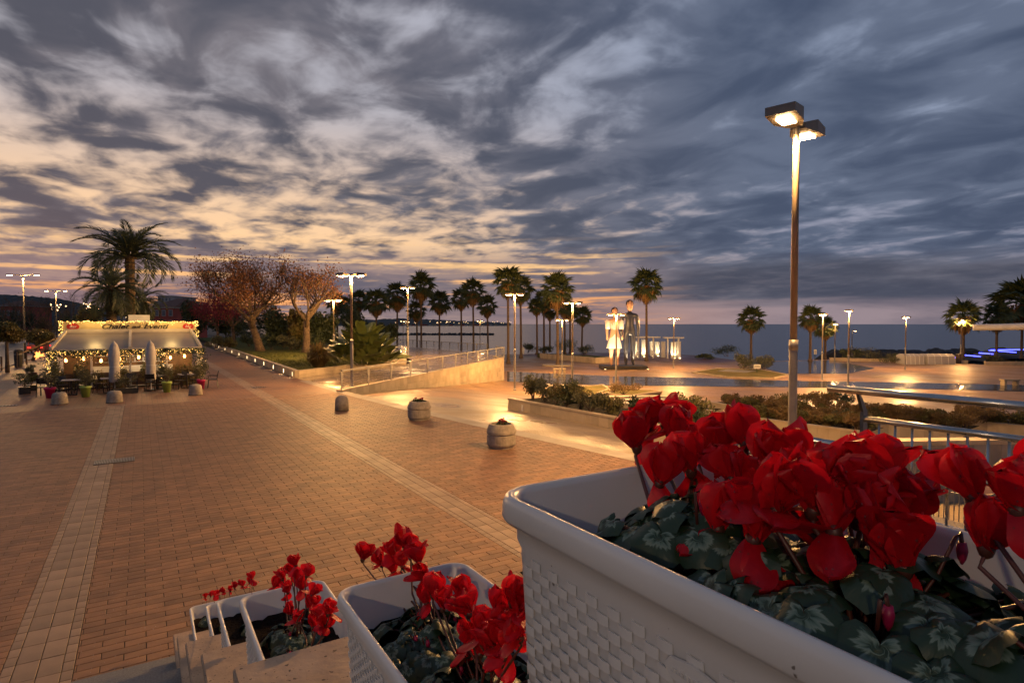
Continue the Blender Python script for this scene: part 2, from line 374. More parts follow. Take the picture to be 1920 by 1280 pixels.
def densify(pl, step=1.5):
    out = []
    for a, b in zip(pl, pl[1:]):
        a = Vector(a); b = Vector(b); k = max(1, int((b-a).length/step)); out += [a.lerp(b, i/k) for i in range(k)]
    out.append(Vector(pl[-1])); return out
# sea, land
sea_m = material('sea_water', (.050,.070,.100), (.040,.060,.090), .02, .22, spec=.6); 
t_ = sea_m.node_tree; b_ = t_.nodes['Principled BSDF']
co_ = t_.nodes.new('ShaderNodeTexCoord'); mp_ = t_.nodes.new('ShaderNodeMapping'); mp_.inputs['Scale'].default_value = (.25,.25,.25); t_.links.new(co_.outputs['Object'], mp_.inputs[0])
wv_ = t_.nodes.new('ShaderNodeTexNoise'); wv_.inputs['Scale'].default_value = .6; wv_.inputs['Detail'].default_value = 4; t_.links.new(mp_.outputs[0], wv_.inputs['Vector'])
bp_ = t_.nodes.new('ShaderNodeBump'); bp_.inputs['Strength'].default_value = .22; bp_.inputs['Distance'].default_value = .6; t_.links.new(wv_.outputs[0], bp_.inputs['Height']); t_.links.new(bp_.outputs[0], b_.inputs['Normal'])
m = MB(); m.add([(-9000,-3000,-5),(14000,-3000,-5),(14000,16000,-5),(-9000,16000,-5)], [(0,1,2,3)]); struct('sea', m.mesh('sea', sea_m))
m = MB(); m.prism([(-900,-120),(8.4,-120),(8.4,30),(8.4,45),(24,58),(30,92),(70,900),(-900,900)], -6, -.06); struct('ground', m.mesh('ground', M['sand']))
# upper plaza: base sheet, then the pavers that stand out of it
plaza_poly = [(-13,-4)] + [(x,y) for x,y in reversed(EDGE)] + [(8.35,80),(9.6,112),(-9,112),(-9,45),(-13,45)]
plaza = struct('plaza_pavement', cdt(plaza_poly, [], lambda x,y: -.012, 'plaza_pavement', M['mortar']))
m = MB()
for x0,x1,y0,y1 in ((-13,-1.23,30.1,45),(-1.23,-.62,30.1,45),(-.62,4.72,30.1,45)): m.add([(x0,y0,0),(x1,y0,0),(x1,y1,0),(x0,y1,0)], [(0,1,2,3)])
m.add([(-9,45,0),(4.72,45,0),(4.72,112,0),(-9,112,0)], [(0,1,2,3)])
m.add([(5.34,30.1,0),(8.55,30.1,0),(8.33,45,0),(8.33,112,0),(5.34,112,0)], [(0,1,2,3,4)])
ob('far_paving', m.mesh('far_paving', M['farpav']), plaza)
m = MB(); m.add([(4.72,30.1,.002),(5.34,30.1,.002),(5.34,112,.002),(4.72,112,.002)], [(0,1,2,3)]); ob('stone_strip', m.mesh('stone_strip', paved('strip_paving', (.29,.205,.14),(.25,.175,.12),(.14,.10,.07),.2,.4,.55)), plaza)
STRIPS = [(-1.23,-.62),(4.72,5.34)]
BL, BW, J = .40, .142, .0075
def visible(x, y):
    d = x*math.sin(YAW)+y*math.cos(YAW); l = x*math.cos(YAW)-y*math.sin(YAW)
    return d > 4.2 and abs(l) < d*.90 + .4 and d*.6046+.6 > 0 and 3.46/d < .72
def paver_mesh(a, b, h, val, mat):                     # low block with an eased edge
    e = .004; mb = MB()
    mb.add([(-a,-b,-.011),(a,-b,-.011),(a,b,-.011),(-a,b,-.011),(-a,-b,h-e),(a,-b,h-e),(a,b,h-e),(-a,b,h-e),(-a+e,-b+e,h),(a-e,-b+e,h),(a-e,b-e,h),(-a+e,b-e,h)],
        [(0,1,5,4),(1,2,6,5),(2,3,7,6),(3,0,4,7),(4,5,9,8),(5,6,10,9),(6,7,11,10),(7,4,8,11),(8,9,10,11)], val)
    return mb
pieces = []                                            # (depth, kind, x0, x1, y0, y1)
row = 0; y = -2.0
while y < 30.0:
    for (xa, xb) in ((-13.0, -1.23), (-.62, 4.72), (5.34, edge_x(y) - .25)):
        off = (0, .2)[row % 2]; k = math.floor((xa - off) / BL)
        while True:
            x0 = max(xa, off + k*BL); x1 = min(xb, off + (k+1)*BL)
            if off + k*BL > xb: break
            if x1 - x0 > .012 and visible((x0+x1)/2, y): pieces.append((depth((x0,y)), 'brick', x0, x1, y, y+BW))
            k += 1
    y += BW; row += 1
for xa, xb in STRIPS:
    w = (xb - xa)/6; y = -2.0
    while y < 30.0:
        for c0, c1, n in ((0,1,2),(1,3,1),(3,5,1),(5,6,2)):
            for j in range(n):
                x0 = xa+c0*w; x1 = xa+c1*w; h = .388/n
                if visible(x0, y): pieces.append((depth((x0,y+j*h)), 'stone_paver', x0, x1, y+j*h, y+(j+1)*h))
        y += .388
x = -13.0
while x < 8.4:                                         # cross strip in front of the kiosk
    for j in range(1):
        if visible(x, 30): pieces.append((99, 'stone_paver', x, x+.38, 30.0-.08, 30.1)) 
    x += .38
pieces.sort(key=lambda p: p[0])
shared = {}; near = {'brick': 0, 'stone_paver': 0}; rest = {'brick': MB(), 'stone_paver': MB()}
for d_, kind, x0, x1, y0, y1 in pieces:
    mat_ = M['brick'] if kind == 'brick' else M['stonepav']
    a = (x1-x0)/2 - J/2; b = (y1-y0)/2 - J/2
    if near[kind] < (298 if kind == 'brick' else 230) and d_ < 90:
        near[kind] += 1
        key = (kind, round(a,3), round(b,3), rnd.randrange(7))
        if key not in shared: shared[key] = paver_mesh(a, b, 0.0, rnd.random(), mat_).mesh(kind, mat_, attr=True)
        ob(kind, shared[key], plaza, ((x0+x1)/2 + rnd.uniform(-1,1)*.001, (y0+y1)/2, rnd.uniform(0,.002)), (rnd.uniform(-1,1)*.004, rnd.uniform(-1,1)*.003, rnd.uniform(-1,1)*.002))
    else:
        pm = paver_mesh(a, b, 0.0, rnd.random(), mat_); dx, dy, dz = (x0+x1)/2, (y0+y1)/2, rnd.uniform(0,.002)
        sl = rnd.uniform(-1,1)*.004
        rest[kind].add([(vx+dx, vy+dy, vz+dz+vy*sl) for vx,vy,vz in pm.v], pm.f, pm.a[0])
for kind, mb in rest.items():
    o = mb.build(kind, M['brick'] if kind == 'brick' else M['stonepav'], plaza, attr=True); o['kind'] = 'stuff'
# slope and lower plaza
LB = [G(950,664,ZL), G(1130,660,ZL), G(1235,662,ZL), G(1310,666,ZL), G(1390,676,ZL), G(1440,677,ZL), G(1560,673,ZL), G(1700,679,ZL), G(1920,685,ZL), G(2300,700,ZL)]
LB = [(p.x,p.y) for p in LB]
low_poly = [(x,y) for x,y in densify(EDGE)] + [(40,-30)] + [p for p in reversed(LB)] + [(30,76),(24.5,58.5),(30.5,50.5),(8.7,30.2) , (8.36,37.0)]
low_poly = [(p[0],p[1]) for p in low_poly]
inner = [(x,y) for x in np.arange(9.5,34,1.5) for y in np.arange(-28,60,2.0) if x > edge_x(y)+.5 and (y < 30 or (x-8.6)*20.7 - (y-30)*22 > 30)]
bnd = densify(EDGE)[::-1]                              # from y = -6 up to the garden
bnd = [p for p in bnd if p.y <= 30.05]
low_poly = [(p.x,p.y) for p in bnd] + [(30.9,50.9),(27,60),(34,80)] + LB + [(70,-40),(14,-30)]
struct('lower_plaza', cdt(low_poly, inner, gz, 'lower_plaza', M['lowpav']))
# pale wet strip along the plaza edge, and the stone path beyond it
def ribbon(pa, pb, dz, name, mat, zf=gz):
    m = MB(); n = len(pa)
    vs = [(p[0],p[1],zf(p[0],p[1])+dz) for p in pa] + [(p[0],p[1],zf(p[0],p[1])+dz) for p in pb]
    m.add(vs, [(i, n+i, n+i+1, i+1) for i in range(n-1)]); return struct(name, m.mesh(name, mat, True))
el = [p for p in densify(EDGE, .8) if -6 <= p.y <= 37.5]
m = MB()
for a, b in zip(el, el[1:]):
    m.add([(a.x-.26,a.y,.006),(a.x+.30,a.y,.006),(b.x+.30,b.y,.006),(b.x-.26,b.y,.006)], [(3,2,1,0)])
struct('edge_strip', m.mesh('edge_strip', material('edge_marble', (.36,.31,.25),(.28,.24,.19), 1.5, .6, rvar=.15, attr=0)))
pa = [(p.x+.34,p.y) for p in el if p.y < 29]; 
path_r = [(p.x+.34+5.0, p.y) for p in el if p.y < 29]
rows = []
for k in range(9): rows.append([(p[0]+k*.62, p[1]) for p in pa])
m = MB(); n = len(pa)
for r_ in rows: m.v += [(p[0],p[1],gz(*p)+.012) for p in r_]
for k in range(8):
    for i in range(n-1): m.f.append((k*n+i, k*n+i+1, (k+1)*n+i+1, (k+1)*n+i)); m.a.append(0)
struct('stone_path', m.mesh('stone_path', M['wetstone'], True))
# wet slate band across the lower plaza: irregular slabs, each at its own slight tilt
far_l = [(951,696),(1060,701),(1150,705),(1340,709),(1500,714),(1655,716),(1800,719),(1935,722)]
near_l = [(951,715),(1060,720),(1150,722),(1340,724),(1500,726),(1655,728),(1800,730),(1935,734)]
def rs(pl, n):
    P_ = [G(*p, ZL) for p in pl]; out = []
    for i in range(n):
        t = i/(n-1)*(len(P_)-1); k = min(int(t), len(P_)-2); out.append(P_[k].lerp(P_[k+1], t-k))
    return out
A_ = rs(far_l, 60); B_ = rs(near_l, 60); m = MB()
m.add([(p.x,p.y,ZL+.001-.015) for p in A_] + [(p.x,p.y,ZL+.001-.015) for p in B_], [(i, 60+i, 61+i, i+1) for i in range(59)])
band = struct('slate_band', m.mesh('slate_band', M['mortar']))
m = MB(); nrow = 20
for r in range(nrow):
    t0, t1 = r/nrow, (r+1)/nrow; u = -rnd.random()*.8
    while u < 59:
        u1 = u + rnd.uniform(.7, 1.9)
        def at(u_, t):
            u_ = min(58.999, max(0, u_)); k = int(u_); a = A_[k].lerp(A_[k+1], u_-k); b = B_[k].lerp(B_[k+1], u_-k); return a.lerp(b, t)
        if u1 > 0:
            sx_, sy_ = rnd.gauss(0,.006), rnd.gauss(0,.006); c = at((u+u1)/2, (t0+t1)/2)
            vs = [at(u+.03,t0+.003), at(u1-.03,t0+.003), at(u1-.03,t1-.003), at(u+.03,t1-.003)]
            vs = [(p.x,p.y,ZL+.006+(p.x-c.x)*sx_+(p.y-c.y)*sy_) for p in vs]
            m.add(vs, [(3,2,1,0)], rnd.random())
        u = u1
o = m.build('slate_slab', M['slate'], band, attr=True); o['kind'] = 'stuff'
# red paving along the shore, wet dark basin
def area(name, pix, mat, dz, z=ZL):
    P_ = [G(x,y,z) for x,y in pix]; m = MB(); m.prism([(p.x,p.y) for p in P_], z-.03, z+dz); return struct(name, m.mesh(name, mat))
area('shore_paving', [(1000,668),(960,664.5),(1130,661),(1235,663),(1310,667),(1385,676.5),(1325,680),(1200,676),(1080,672)], M['redpav'], -.008)
area('wet_basin', [(1395,678),(1440,678),(1560,675),(1640,690),(1590,700),(1470,700)], material('basin_film', (.05,.055,.065),(.07,.07,.075), .4, .12, spec=.7), -.006)
# breakwaters
def rocks(name, label, p0, p1, h, w, n, seed, z=-5.2):
    g = random.Random(seed); m = MB(); p0 = Vector(p0); p1 = Vector(p1); d = (p1-p0).normalized(); s_ = Vector((-d.y,d.x,0))
    for i in range(n):
        t = g.random(); p = p0.lerp(p1, t) + s_*g.uniform(-1,1)*w; r = g.uniform(.5,1.3)*h*.6
        m.lathe([(r*.7,-r*.6),(r*g.uniform(.9,1.1),0),(r*.75,r*.5),(r*.3,r*.8)], 6, (p.x,p.y,z+h*(1-abs(g.uniform(-1,1)))*.7), .5)
    o = m.build(name, M['rock']); o['kind'] = 'stuff'; tag(o, label, 'breakwater'); return o
a = G(748,628,-5); b = G(925,628,-5); rocks('breakwater', 'long dark rock breakwater lying off the beach behind the palms', a, b, 1.6, 3, 420, 3)
a = G(1560,672,-4); b = G(1925,668,-4); rocks('breakwater', 'dark rock breakwater by the blue-lit jetty on the right', a, b, 2.4, 4, 420, 4, -5.0)

# ------------------------------------------------------------------ garden, terrace, ramp wall
GZ = .42
gc = Vector((8.33,39.4)); ge = Vector((19.4,48.2)); gfar = Vector((9.7,112.0))
lawn_poly = [(8.55,39.75),(19.3,48.5),(22,53),(28,92),(60,150),(10,150),(9.9,112)]
struct('lawn', cdt(lawn_poly, [(x,y) for x in range(10,28,3) for y in range(46,110,4) if x < 8+ (y-39)*1.1], lambda x,y: GZ - .03 + .05*math.sin(x*.7)*math.cos(y*.4), 'lawn', M['grass']))
m = MB(); n_ = 26000                                    # short blades of grass
g = np.random.default_rng(5); bx_ = []; 
while len(bx_) < n_:
    x, y = g.uniform(8.7,19.5), 39.9 + abs(g.normal())*14
    if (y-39.75) > (x-8.55)*.80 + .2 and y < 95: bx_.append((x,y))
bx_ = np.array(bx_); h = g.uniform(.04,.11,n_); a = g.uniform(0,PI,n_); w = .012
V = np.zeros((n_,3,3)); zb = GZ - .03 + .05*np.sin(bx_[:,0]*.7)*np.cos(bx_[:,1]*.4)
for i, s_ in ((0,-1),(1,1)): V[:,i,0] = bx_[:,0]+s_*w*np.cos(a); V[:,i,1] = bx_[:,1]+s_*w*np.sin(a); V[:,i,2] = zb-.01
V[:,2,0] = bx_[:,0]+g.normal(0,.02,n_); V[:,2,1] = bx_[:,1]+g.normal(0,.02,n_); V[:,2,2] = zb+h
o = ob('grass', mesh_np('grass', V.reshape(-1,3), np.arange(3*n_).reshape(-1,3), M['grass'])); o['kind'] = 'stuff'; tag(o, 'short grass blades growing over the raised lawn', 'grass')
def block_wall(name, label, a, b, z0a, z1a, z0b, z1b, th, mat, bl, rows, cap=None, capm=None, panel='stone_block', cat='wall', piece_d=.02):
    """wall from a to b faced with blocks that are objects of their own; bottom and top may slope"""
    a = Vector(a[:2]); b = Vector(b[:2]); d = (b-a); Lw = d.length; d.normalize(); nrm = Vector((d.y,-d.x))   # nrm faces the viewer side
    t = thing(name, label, cat, (a.x,a.y,0))
    loc = lambda s, off, z: ((d*s + nrm*off).x, (d*s + nrm*off).y, z)
    z0 = lambda s: z0a + (z0b-z0a)*s/Lw; z1 = lambda s: z1a + (z1b-z1a)*s/Lw
    m = MB(); m.add([loc(0,-.012,z0a-.3),loc(Lw,-.012,z0b-.3),loc(Lw,-th,z0b-.3),loc(0,-th,z0a-.3),loc(0,-.012,z1a-.01),loc(Lw,-.012,z1b-.01),loc(Lw,-th,z1b-.01),loc(0,-th,z1a-.01)],
        [(0,3,2,1),(4,5,6,7),(0,1,5,4),(1,2,6,5),(2,3,7,6),(3,0,4,7)], .3)
    m.build('wall_core', M['mortar'] if False else mat, t, attr=True)
    rh = rows; H_ = max(z1a-z0a, z1b-z0b); zt = max(z1a, z1b); r = 0
    while zt - r*rh > min(z0a,z0b):
        hi_, lo_ = zt - r*rh, zt-(r+1)*rh
        s = -rnd.random()*bl
        while s < Lw:
            s1 = s + bl*rnd.uniform(.8,1.25); c0, c1 = max(0,s)+.004, min(Lw,s1)-.004
            if c1 - c0 > .06:
                q_ = []
                for ss in (c0,c1):
                    q_.append((max(lo_+.004, z0(ss)-.05), min(hi_-.004, z1(ss)-.012)))
                if q_[0][1] > q_[0][0] or q_[1][1] > q_[1][0]:
                    q_ = [(lo, max(hi, lo+.001)) for lo, hi in q_]
                    e = piece_d*rnd.uniform(.7,1.1); pm = MB()
                    vs = [loc(c0,-.01,q_[0][0]),loc(c1,-.01,q_[1][0]),loc(c1,-.01,q_[1][1]),loc(c0,-.01,q_[0][1]),loc(c0,e-.012,q_[0][0]),loc(c1,e-.012,q_[1][0]),loc(c1,e-.012,q_[1][1]),loc(c0,e-.012,q_[0][1])]
                    pm.add(vs, [(4,5,6,7),(0,1,5,4),(1,2,6,5),(2,3,7,6),(3,0,4,7)], rnd.random()); pm.build(panel, mat, t, attr=True)
            s = s1
        r += 1
    if cap:
        m = MB(); c = cap
        m.add([loc(-.02,.03,z1a-.009),loc(Lw+.02,.03,z1b-.009),loc(Lw+.02,-th-.02,z1b-.009),loc(-.02,-th-.02,z1a-.009),loc(-.02,.03,z1a+c),loc(Lw+.02,.03,z1b+c),loc(Lw+.02,-th-.02,z1b+c),loc(-.02,-th-.02,z1a+c)],
            [(0,3,2,1),(4,5,6,7),(0,1,5,4),(1,2,6,5),(2,3,7,6),(3,0,4,7)], .6); m.build('coping', capm or mat, t, attr=True)
    return t, d, nrm, Lw
# garden walls
gw, d_, nr_, L_ = block_wall('garden_wall', 'long low pale stone wall with lights along the walkway beside the lawn', (9.75,112), (8.33,39.4), 0,.46,0,.46,.25, M['limestone'], 1.2, .46, .03)
block_wall('garden_wall', 'low pale stone wall along the front of the lawn by the lamp post', (8.34,39.38), (19.4,48.2), 0,.44,0,.44,.25, M['limestone'], .8, .22, .03)
k = 0
s_ = 1.2
for yy in (40.1,43.2,47.4,52,57,62.5,69,76,84,93,103):
    f_ = (112-yy)/(112-39.4); x_ = 9.75 + (8.33-9.75)*f_
    t = thing('wall_light', f'small lit slot light in the walkway wall, {ORD[k]} from the near corner', 'wall light', (x_-.022, yy, .06), 0, 'slot lights in the garden wall')
    m = MB(); m.bx(-.025,0,-.07,.07,0,.32); m.build('frame', M['galv'], t)
    m = MB(); m.bx(-.030,-.0255,-.045,.045,.03,.29); m.build('lens', M['wallglow'], t)
    lamp_light('wall_light_lamp', t, (-.10,0,.22), 16, (1,.66,.30), .05, True, 150, (-1,0,-.35)); k += 1
# terrace floor between lawn and ramp wall
RA = Vector((8.62,30.1)); RB = Vector((30.75,50.7)); PE = G(913,661,0); PF = G(740,647,0)
ter = [(8.62,30.15),(30.7,50.75),(PE.x,PE.y),(PF.x,PF.y),(29,90),(22.2,53),(19.5,48.1),(8.36,39.3)]
m = MB(); m.prism(ter, -3.4, -.004); struct('terrace', m.mesh('terrace', paved('terrace_stone', (.33,.25,.17),(.27,.20,.14),(.13,.10,.07),.9,.45,.34,.26,.008)))
rw, d_, nr_, Lr = block_wall('ramp_wall', 'tall pale stone block wall rising along the ramp below the railing', RA, RB, -.06,.06,-2.25,.06,.3, M['limestone'], .62, .42, .05)
RC = Vector((PE.x+.2, PE.y+.2))
block_wall('ramp_wall', 'short pale end wall of the terrace turning away towards the sea', RB, RB + Vector((.9,3.2)), -2.25,.06,-2.25,.06,.3, M['limestone'], .62, .42, .05)
def v_railing(name, label, a, b, n, hz0, hz1, both=True):
    a = Vector(a); b = Vector(b); d = Vector((b.x-a.x,b.y-a.y,0)); Lw = d.length; d.normalize(); s_ = Vector((d.y,-d.x,0))
    t = thing(name, label, 'railing', a); z = lambda u: (b.z-a.z)*u/Lw
    for i in range(n):
        u = Lw*i/(n-1); p = d*u + Vector((0,0,z(u))); m = MB(); w0, w1, th = .07, .27, .03
        vs = []
        for zz, w in ((0,w0),(.96,w1)):
            for sx_, sd_ in ((-1,-1),(1,-1),(1,1),(-1,1)): vs.append(p + d*(sd_*th/2) + d*(sx_*w*.5) + s_*(sd_*.012) + Vector((0,0,zz)))
        m.add(vs, [(0,3,2,1),(4,5,6,7),(0,1,5,4),(1,2,6,5),(2,3,7,6),(3,0,4,7)]); m.build('post', M['galv'], t)
    m = MB(); m.beam(Vector((0,0,1.0)), d*Lw + Vector((0,0,1.0+z(Lw))), .09, .06); m.build('handrail', M['galv'], t)
    for k in range(7):
        m = MB(); zz = .12 + k*.125; m.tube([Vector((0,0,zz)), d*Lw+Vector((0,0,zz+z(Lw)))], .015, 6); m.build('cable', M['steel'], t)
    return t
v_railing('terrace_railing', 'steel railing with tapered posts and cables along the top of the ramp wall', (RA.x,RA.y,.08), (RB.x,RB.y,.115), 12, 1, 1)
v_railing('terrace_railing', 'far steel railing with tapered posts on the sea side of the terrace', (PF.x,PF.y,0), (PE.x,PE.y,0), 13, 1, 1)
v_railing('terrace_railing', 'short end railing closing the terrace above the end wall', (RB.x+.05,RB.y+.15,.115), (RB.x+.9,RB.y+3.1,.115), 5, 1, 1)
# ------------------------------------------------------------------ terraced planting beds on the slope
def bed(label, pix, zt, zb, deep, wl=1.0):
    """planting bed: front wall along the surveyed top edge, soil behind it"""
    P_ = [G(x,y,zt) for x,y in pix]
    t = None
    for i, (a, b) in enumerate(zip(P_, P_[1:])):
        ext = '' if len(P_) == 2 else (', near end' if i else ', far end')
        t, d, nr, L2 = block_wall('bed_wall', label + ext, a, b, zb[i],zt,zb[i+1],zt,.22, M['limestone'], .42, 2.0, .05)
        back = Vector((-nr.x,-nr.y,0))*deep
        m = MB(); m.add([a-Vector((0,0,.06))-0.1*Vector((nr.x,nr.y,0)), b-Vector((0,0,.06))-.1*Vector((nr.x,nr.y,0)), b+back-Vector((0,0,.06)), a+back-Vector((0,0,.06))], [(0,1,2,3)])
        struct('bed_soil', m.mesh('bed_soil', M['soil']))
    return P_
gzp = lambda p: gz(p.x,p.y)
W1 = bed('pale stone wall of the planting bed nearest the plaza edge', [(953,748),(1173,788),(1330,815)], -.02, (-.75,-.95,-1.0), 2.6)
W2 = bed('pale stone wall of the second planting bed behind the red flowers', [(1322,753),(1426,771),(1500,786)], -.95, (-1.7,-1.7,-1.7), 2.2)
W3 = bed('pale stone wall of the planting bed left of the tall lamp post', [(1400,783),(1616,811)], -.55, (-1.6,-1.6), 2.2)
W4 = bed('pale stone wall of the planting bed behind the steel balusters', [(1600,782),(1808,806)], -.95, (-1.9,-1.9), 2.2)
W5 = bed('pale stone wall of the planting bed at the right edge', [(1784,786),(1935,801)], -1.15, (-2.0,-2.0), 2.2)
W6 = bed('low pale wall end behind the first bed', [(1165,757),(1337,771)], -.85, (-1.5,-1.5), 1.6)
# light boxes set in the bed walls
for px, py, zz, tx in ((983,763,-.3,'in the nearest bed wall'),(1605,771,-1.1,'in the bed wall left of the balusters'),(1733,789,-1.1,'in the bed wall behind the balusters'),(1358,763,-1.2,'in the second bed wall')):
    p = G(px,py,zz); v = Vector((-.53,-.85,0)) if False else Vector((-p.x,-p.y,0)).normalized(); t = thing('recessed_light', f'small square recessed light {tx}', 'wall light', p + v*.25, math.atan2(v.y,v.x)+PI/2, 'recessed lights in the bed walls')
    m = MB(); m.bx(-.13,.13,-.05,.0,-.14,.14); m.build('frame', M['white'], t)
    m = MB(); m.bx(-.09,.09,-.058,-.0505,-.10,.10); m.build('lens', M['wallglow'] if px > 1500 else M['white'], t)
    if px > 1500: lamp_light('recessed_lamp', t, (0,-.2,0), 12, (1,.7,.36), .06, True, 160, (0,-1,-.3))
# stone steps between the beds
for k, (px, py, zz, w) in enumerate(((1190,742,-1.75,7.0),(1215,748,-1.55,6.4),(1235,754,-1.35,5.8))):
    p = G(px,py,zz); m = MB(); m.cb((0,0,-.6), w, 1.0, .6, math.radians(-30)); o = m.build('stone_step', M['limestone'], None, attr=True); o.location = p; tag(o, f'wide pale stone step between the beds, {ORD[k]} from the bottom', 'step', 'steps between the beds')
# triangles of dry lawn with kerbs
def lawn_patch(label, pix, z, grass='drygrass'):
    P_ = [G(x,y,z) for x,y in pix]; m = MB(); m.prism([(p.x,p.y) for p in P_], z-.5, z+.02); o = m.build('lawn_patch', M[grass]); tag(o, label, 'lawn')
    t = thing('lawn_kerb', 'pale stone kerb round the ' + label, 'kerb', (P_[0].x,P_[0].y,z))
    for a, b in zip(P_, P_[1:]+P_[:1]):
        m = MB(); m.beam(a-P_[0]+Vector((0,0,.0)), b-P_[0]+Vector((0,0,.0)), .22, .16); m.build('kerb_stone', M['limestone'], t, attr=False)
lawn_patch('dry grass patch at the foot of the ramp wall', [(1010,731),(1130,722),(1150,735),(1060,752),(985,744)], -2.0)
lawn_patch('dry grass wedge beside the slate band', [(1150,727),(1240,734),(1185,742),(1120,738)], -2.05)
lawn_patch('round planted island with two small palms on the lower plaza', [(1298,698),(1345,691),(1425,693),(1480,703),(1450,709),(1365,707)], ZL+.05)
m = MB(); p = G(1345,697,ZL); q_ = G(1395,700,ZL); m.prism([(p.x,p.y),(p.x+3,p.y+1),(p.x+4.2,p.y-2.2),(p.x+1,p.y-3.2)], ZL, ZL+.12); o = m.build('stone_slab', M['greystone'], attr=True); tag(o, 'flat grey memorial slab lying in the planted island', 'slab')
# walls and stairs to the right of the planters
a = D(1575,868,11.2); a1 = D(1640,830,11.9); b = D(1960,826,12.6)
block_wall('stair_wall', 'grey stone clad wall with pale coping behind the steel balusters', a1, b, -.9,a1.z-.05,-.9,b.z-.05,.3, M['greystone'], .36, 3.4, .08, M['limestone'])
block_wall('stair_wall', 'sloping grey stone wall running down towards the second handrail', a, a1, -.9,a.z-.05,-.9,a1.z-.05,.3, M['greystone'], .36, 3.4, .08, M['limestone'])

# ------------------------------------------------------------------ lamp posts
def head_mesh(s=1.0):                                  # flat wedge-shaped housing, arm end at the origin, reaching along +x
    m = MB(); L_, w, h = .74*s, .42*s, .16*s
    xs = (0.04*s, L_*.5, L_)
    vs = []
    for x, hw, zt, zb in ((.04*s,.11*s,.07*s,-.02*s),(L_*.45,w/2,h,-.03*s),(L_,w/2,h*.8,0)):
        vs += [(x,-hw,zb),(x,hw,zb),(x,hw,zt),(x,-hw,zt)]
    fs = [(3,2,1,0)] + [(i*4+a, i*4+b, i*4+4+b, i*4+4+a) for i in (0,1) for a, b in ((0,1),(1,2),(2,3),(3,0))] + [(8,9,10,11)]
    return m.add(vs, fs)
def lamp_post(name, label, base, h, rz, heads=(0,PI), watts=900, r=.07, s=1.0, group='lamp posts', lit=(1,1), col=WARM, ang=158, two=True):
    t = thing(name, label, 'lamp post', base, rz, group)
    m = MB(); m.lathe([(r*2.2,0),(r*2.2,.03),(r*1.25,.05),(r*1.2,.3),(r*1.15,h*.42),(r*1.15,h*.425)], 14); m.build('lower_pole', M['galv'], t, True)
    m = MB(); m.lathe([(r*.95,h*.41),(r*.9,h-.02),(r*.9,h+.10)], 14); m.build('upper_pole', M['headmetal'], t, True)
    m = MB(); m.lathe([(r*1.25,h*.405),(r*1.25,h*.432)], 14); m.build('collar', M['galv'], t, True)
    for k, a in enumerate(heads):
        hm = head_mesh(s); o = hm.build('lamp_head', M['headmetal'], t); o.location = (r*.6*math.cos(a), r*.6*math.sin(a), h-.02); o.rotation_euler = (0,0,a)
        m = MB()
        for i in range(3):
            for j in range(2): m.bx((.30+i*.105)*s,(.395+i*.105)*s,(-.10+j*.105)*s,(-.005+j*.105)*s,-.045*s,-.028*s)
        m.build('lens', M['lampglow'] if lit[k] else M['white'], o)
    if watts:
        if two and len(heads) == 2:
            for k, a in enumerate(heads):
                if lit[k]: lamp_light('lamp', t, (.46*s*math.cos(a), .46*s*math.sin(a), h-.16), watts/2, col, .10, r == .075, ang)
        else: lamp_light('lamp', t, (.3*math.cos(heads[0]), .3*math.sin(heads[0]), h-.12), watts, col, .18, True, ang)
    return t
VR = -YAW                                              # the viewer's right-hand direction
def put_lamp(label, px, top, base, z, **kw):
    p = G(px, base, z); d = depth(p); h = (D(px, top, d).z - z); return lamp_post('lamp_post', label, p, h, kw.pop('rz', VR), **kw)
big = D(1485, 840, 12.8); big.z = -.35
ht = D(1489,236,12.8).z + .35
lamp_post('lamp_post', 'very tall twin-headed lamp post standing behind the red flowers', big, ht, VR, heads=(math.radians(228),math.radians(48)), watts=6000, r=.075, s=1.38, ang=165)
LW = 3600
put_lamp('twin lamp post standing behind the ramp railing, beside the big-leaved plant', 660, 516, 727, 0.0, watts=LW)
put_lamp('lamp post half hidden behind the big-leaved plant', 626, 563, 676, 0.0, watts=4300)
put_lamp('slim lamp post rising from the terrace between the palms', 765, 540, 670, 0.0, watts=4300)
put_lamp('small distant lamp post behind the terrace, left of a pair', 756, 602, 652, ZL, watts=500)
put_lamp('small distant lamp post behind the terrace, right of a pair', 762, 603, 653, ZL, watts=0)
put_lamp('small lamp post behind the far terrace railing among palms', 900, 601, 655, ZL, watts=900)
put_lamp('tall lamp post right beside the end of the ramp wall', 965, 552, 731, -1.9, watts=4300)
put_lamp('tall lamp post between the ramp wall and the statue', 1073, 568, 733, -1.9, watts=4300)
put_lamp('lamp post beside the bench below the palms', 1054, 600, 702, ZL, watts=LW)
put_lamp('lamp post standing directly in front of the statue', 1155, 590, 729, -2.05, watts=3800)
put_lamp('lamp post to the right of the statue, near the white pillars', 1263, 597, 690, ZL, watts=4300)
put_lamp('lamp post standing left of the close pair right of the tall lamp', 1541, 590, 712, ZL, rz=VR+1.4, watts=LW)
put_lamp('lamp post with curved top ahead of the two right palms', 1565, 608, 676, ZL, rz=VR+1.4, watts=700)
put_lamp('lamp post ahead of the steel handrail, right of the tall lamp', 1590, 583, 728, ZL, rz=VR+.9, watts=4300)
put_lamp('thin lamp post with one long horizontal arm', 1597, 620, 668, ZL, heads=(0,), watts=500)
put_lamp('lone lamp post in front of the white covered stalls', 1697, 595, 693, ZL, rz=VR+1.4, watts=4300)
put_lamp('lamp post beside the lit palm at far right', 1801, 600, 680, ZL, rz=VR+1.2, watts=LW)
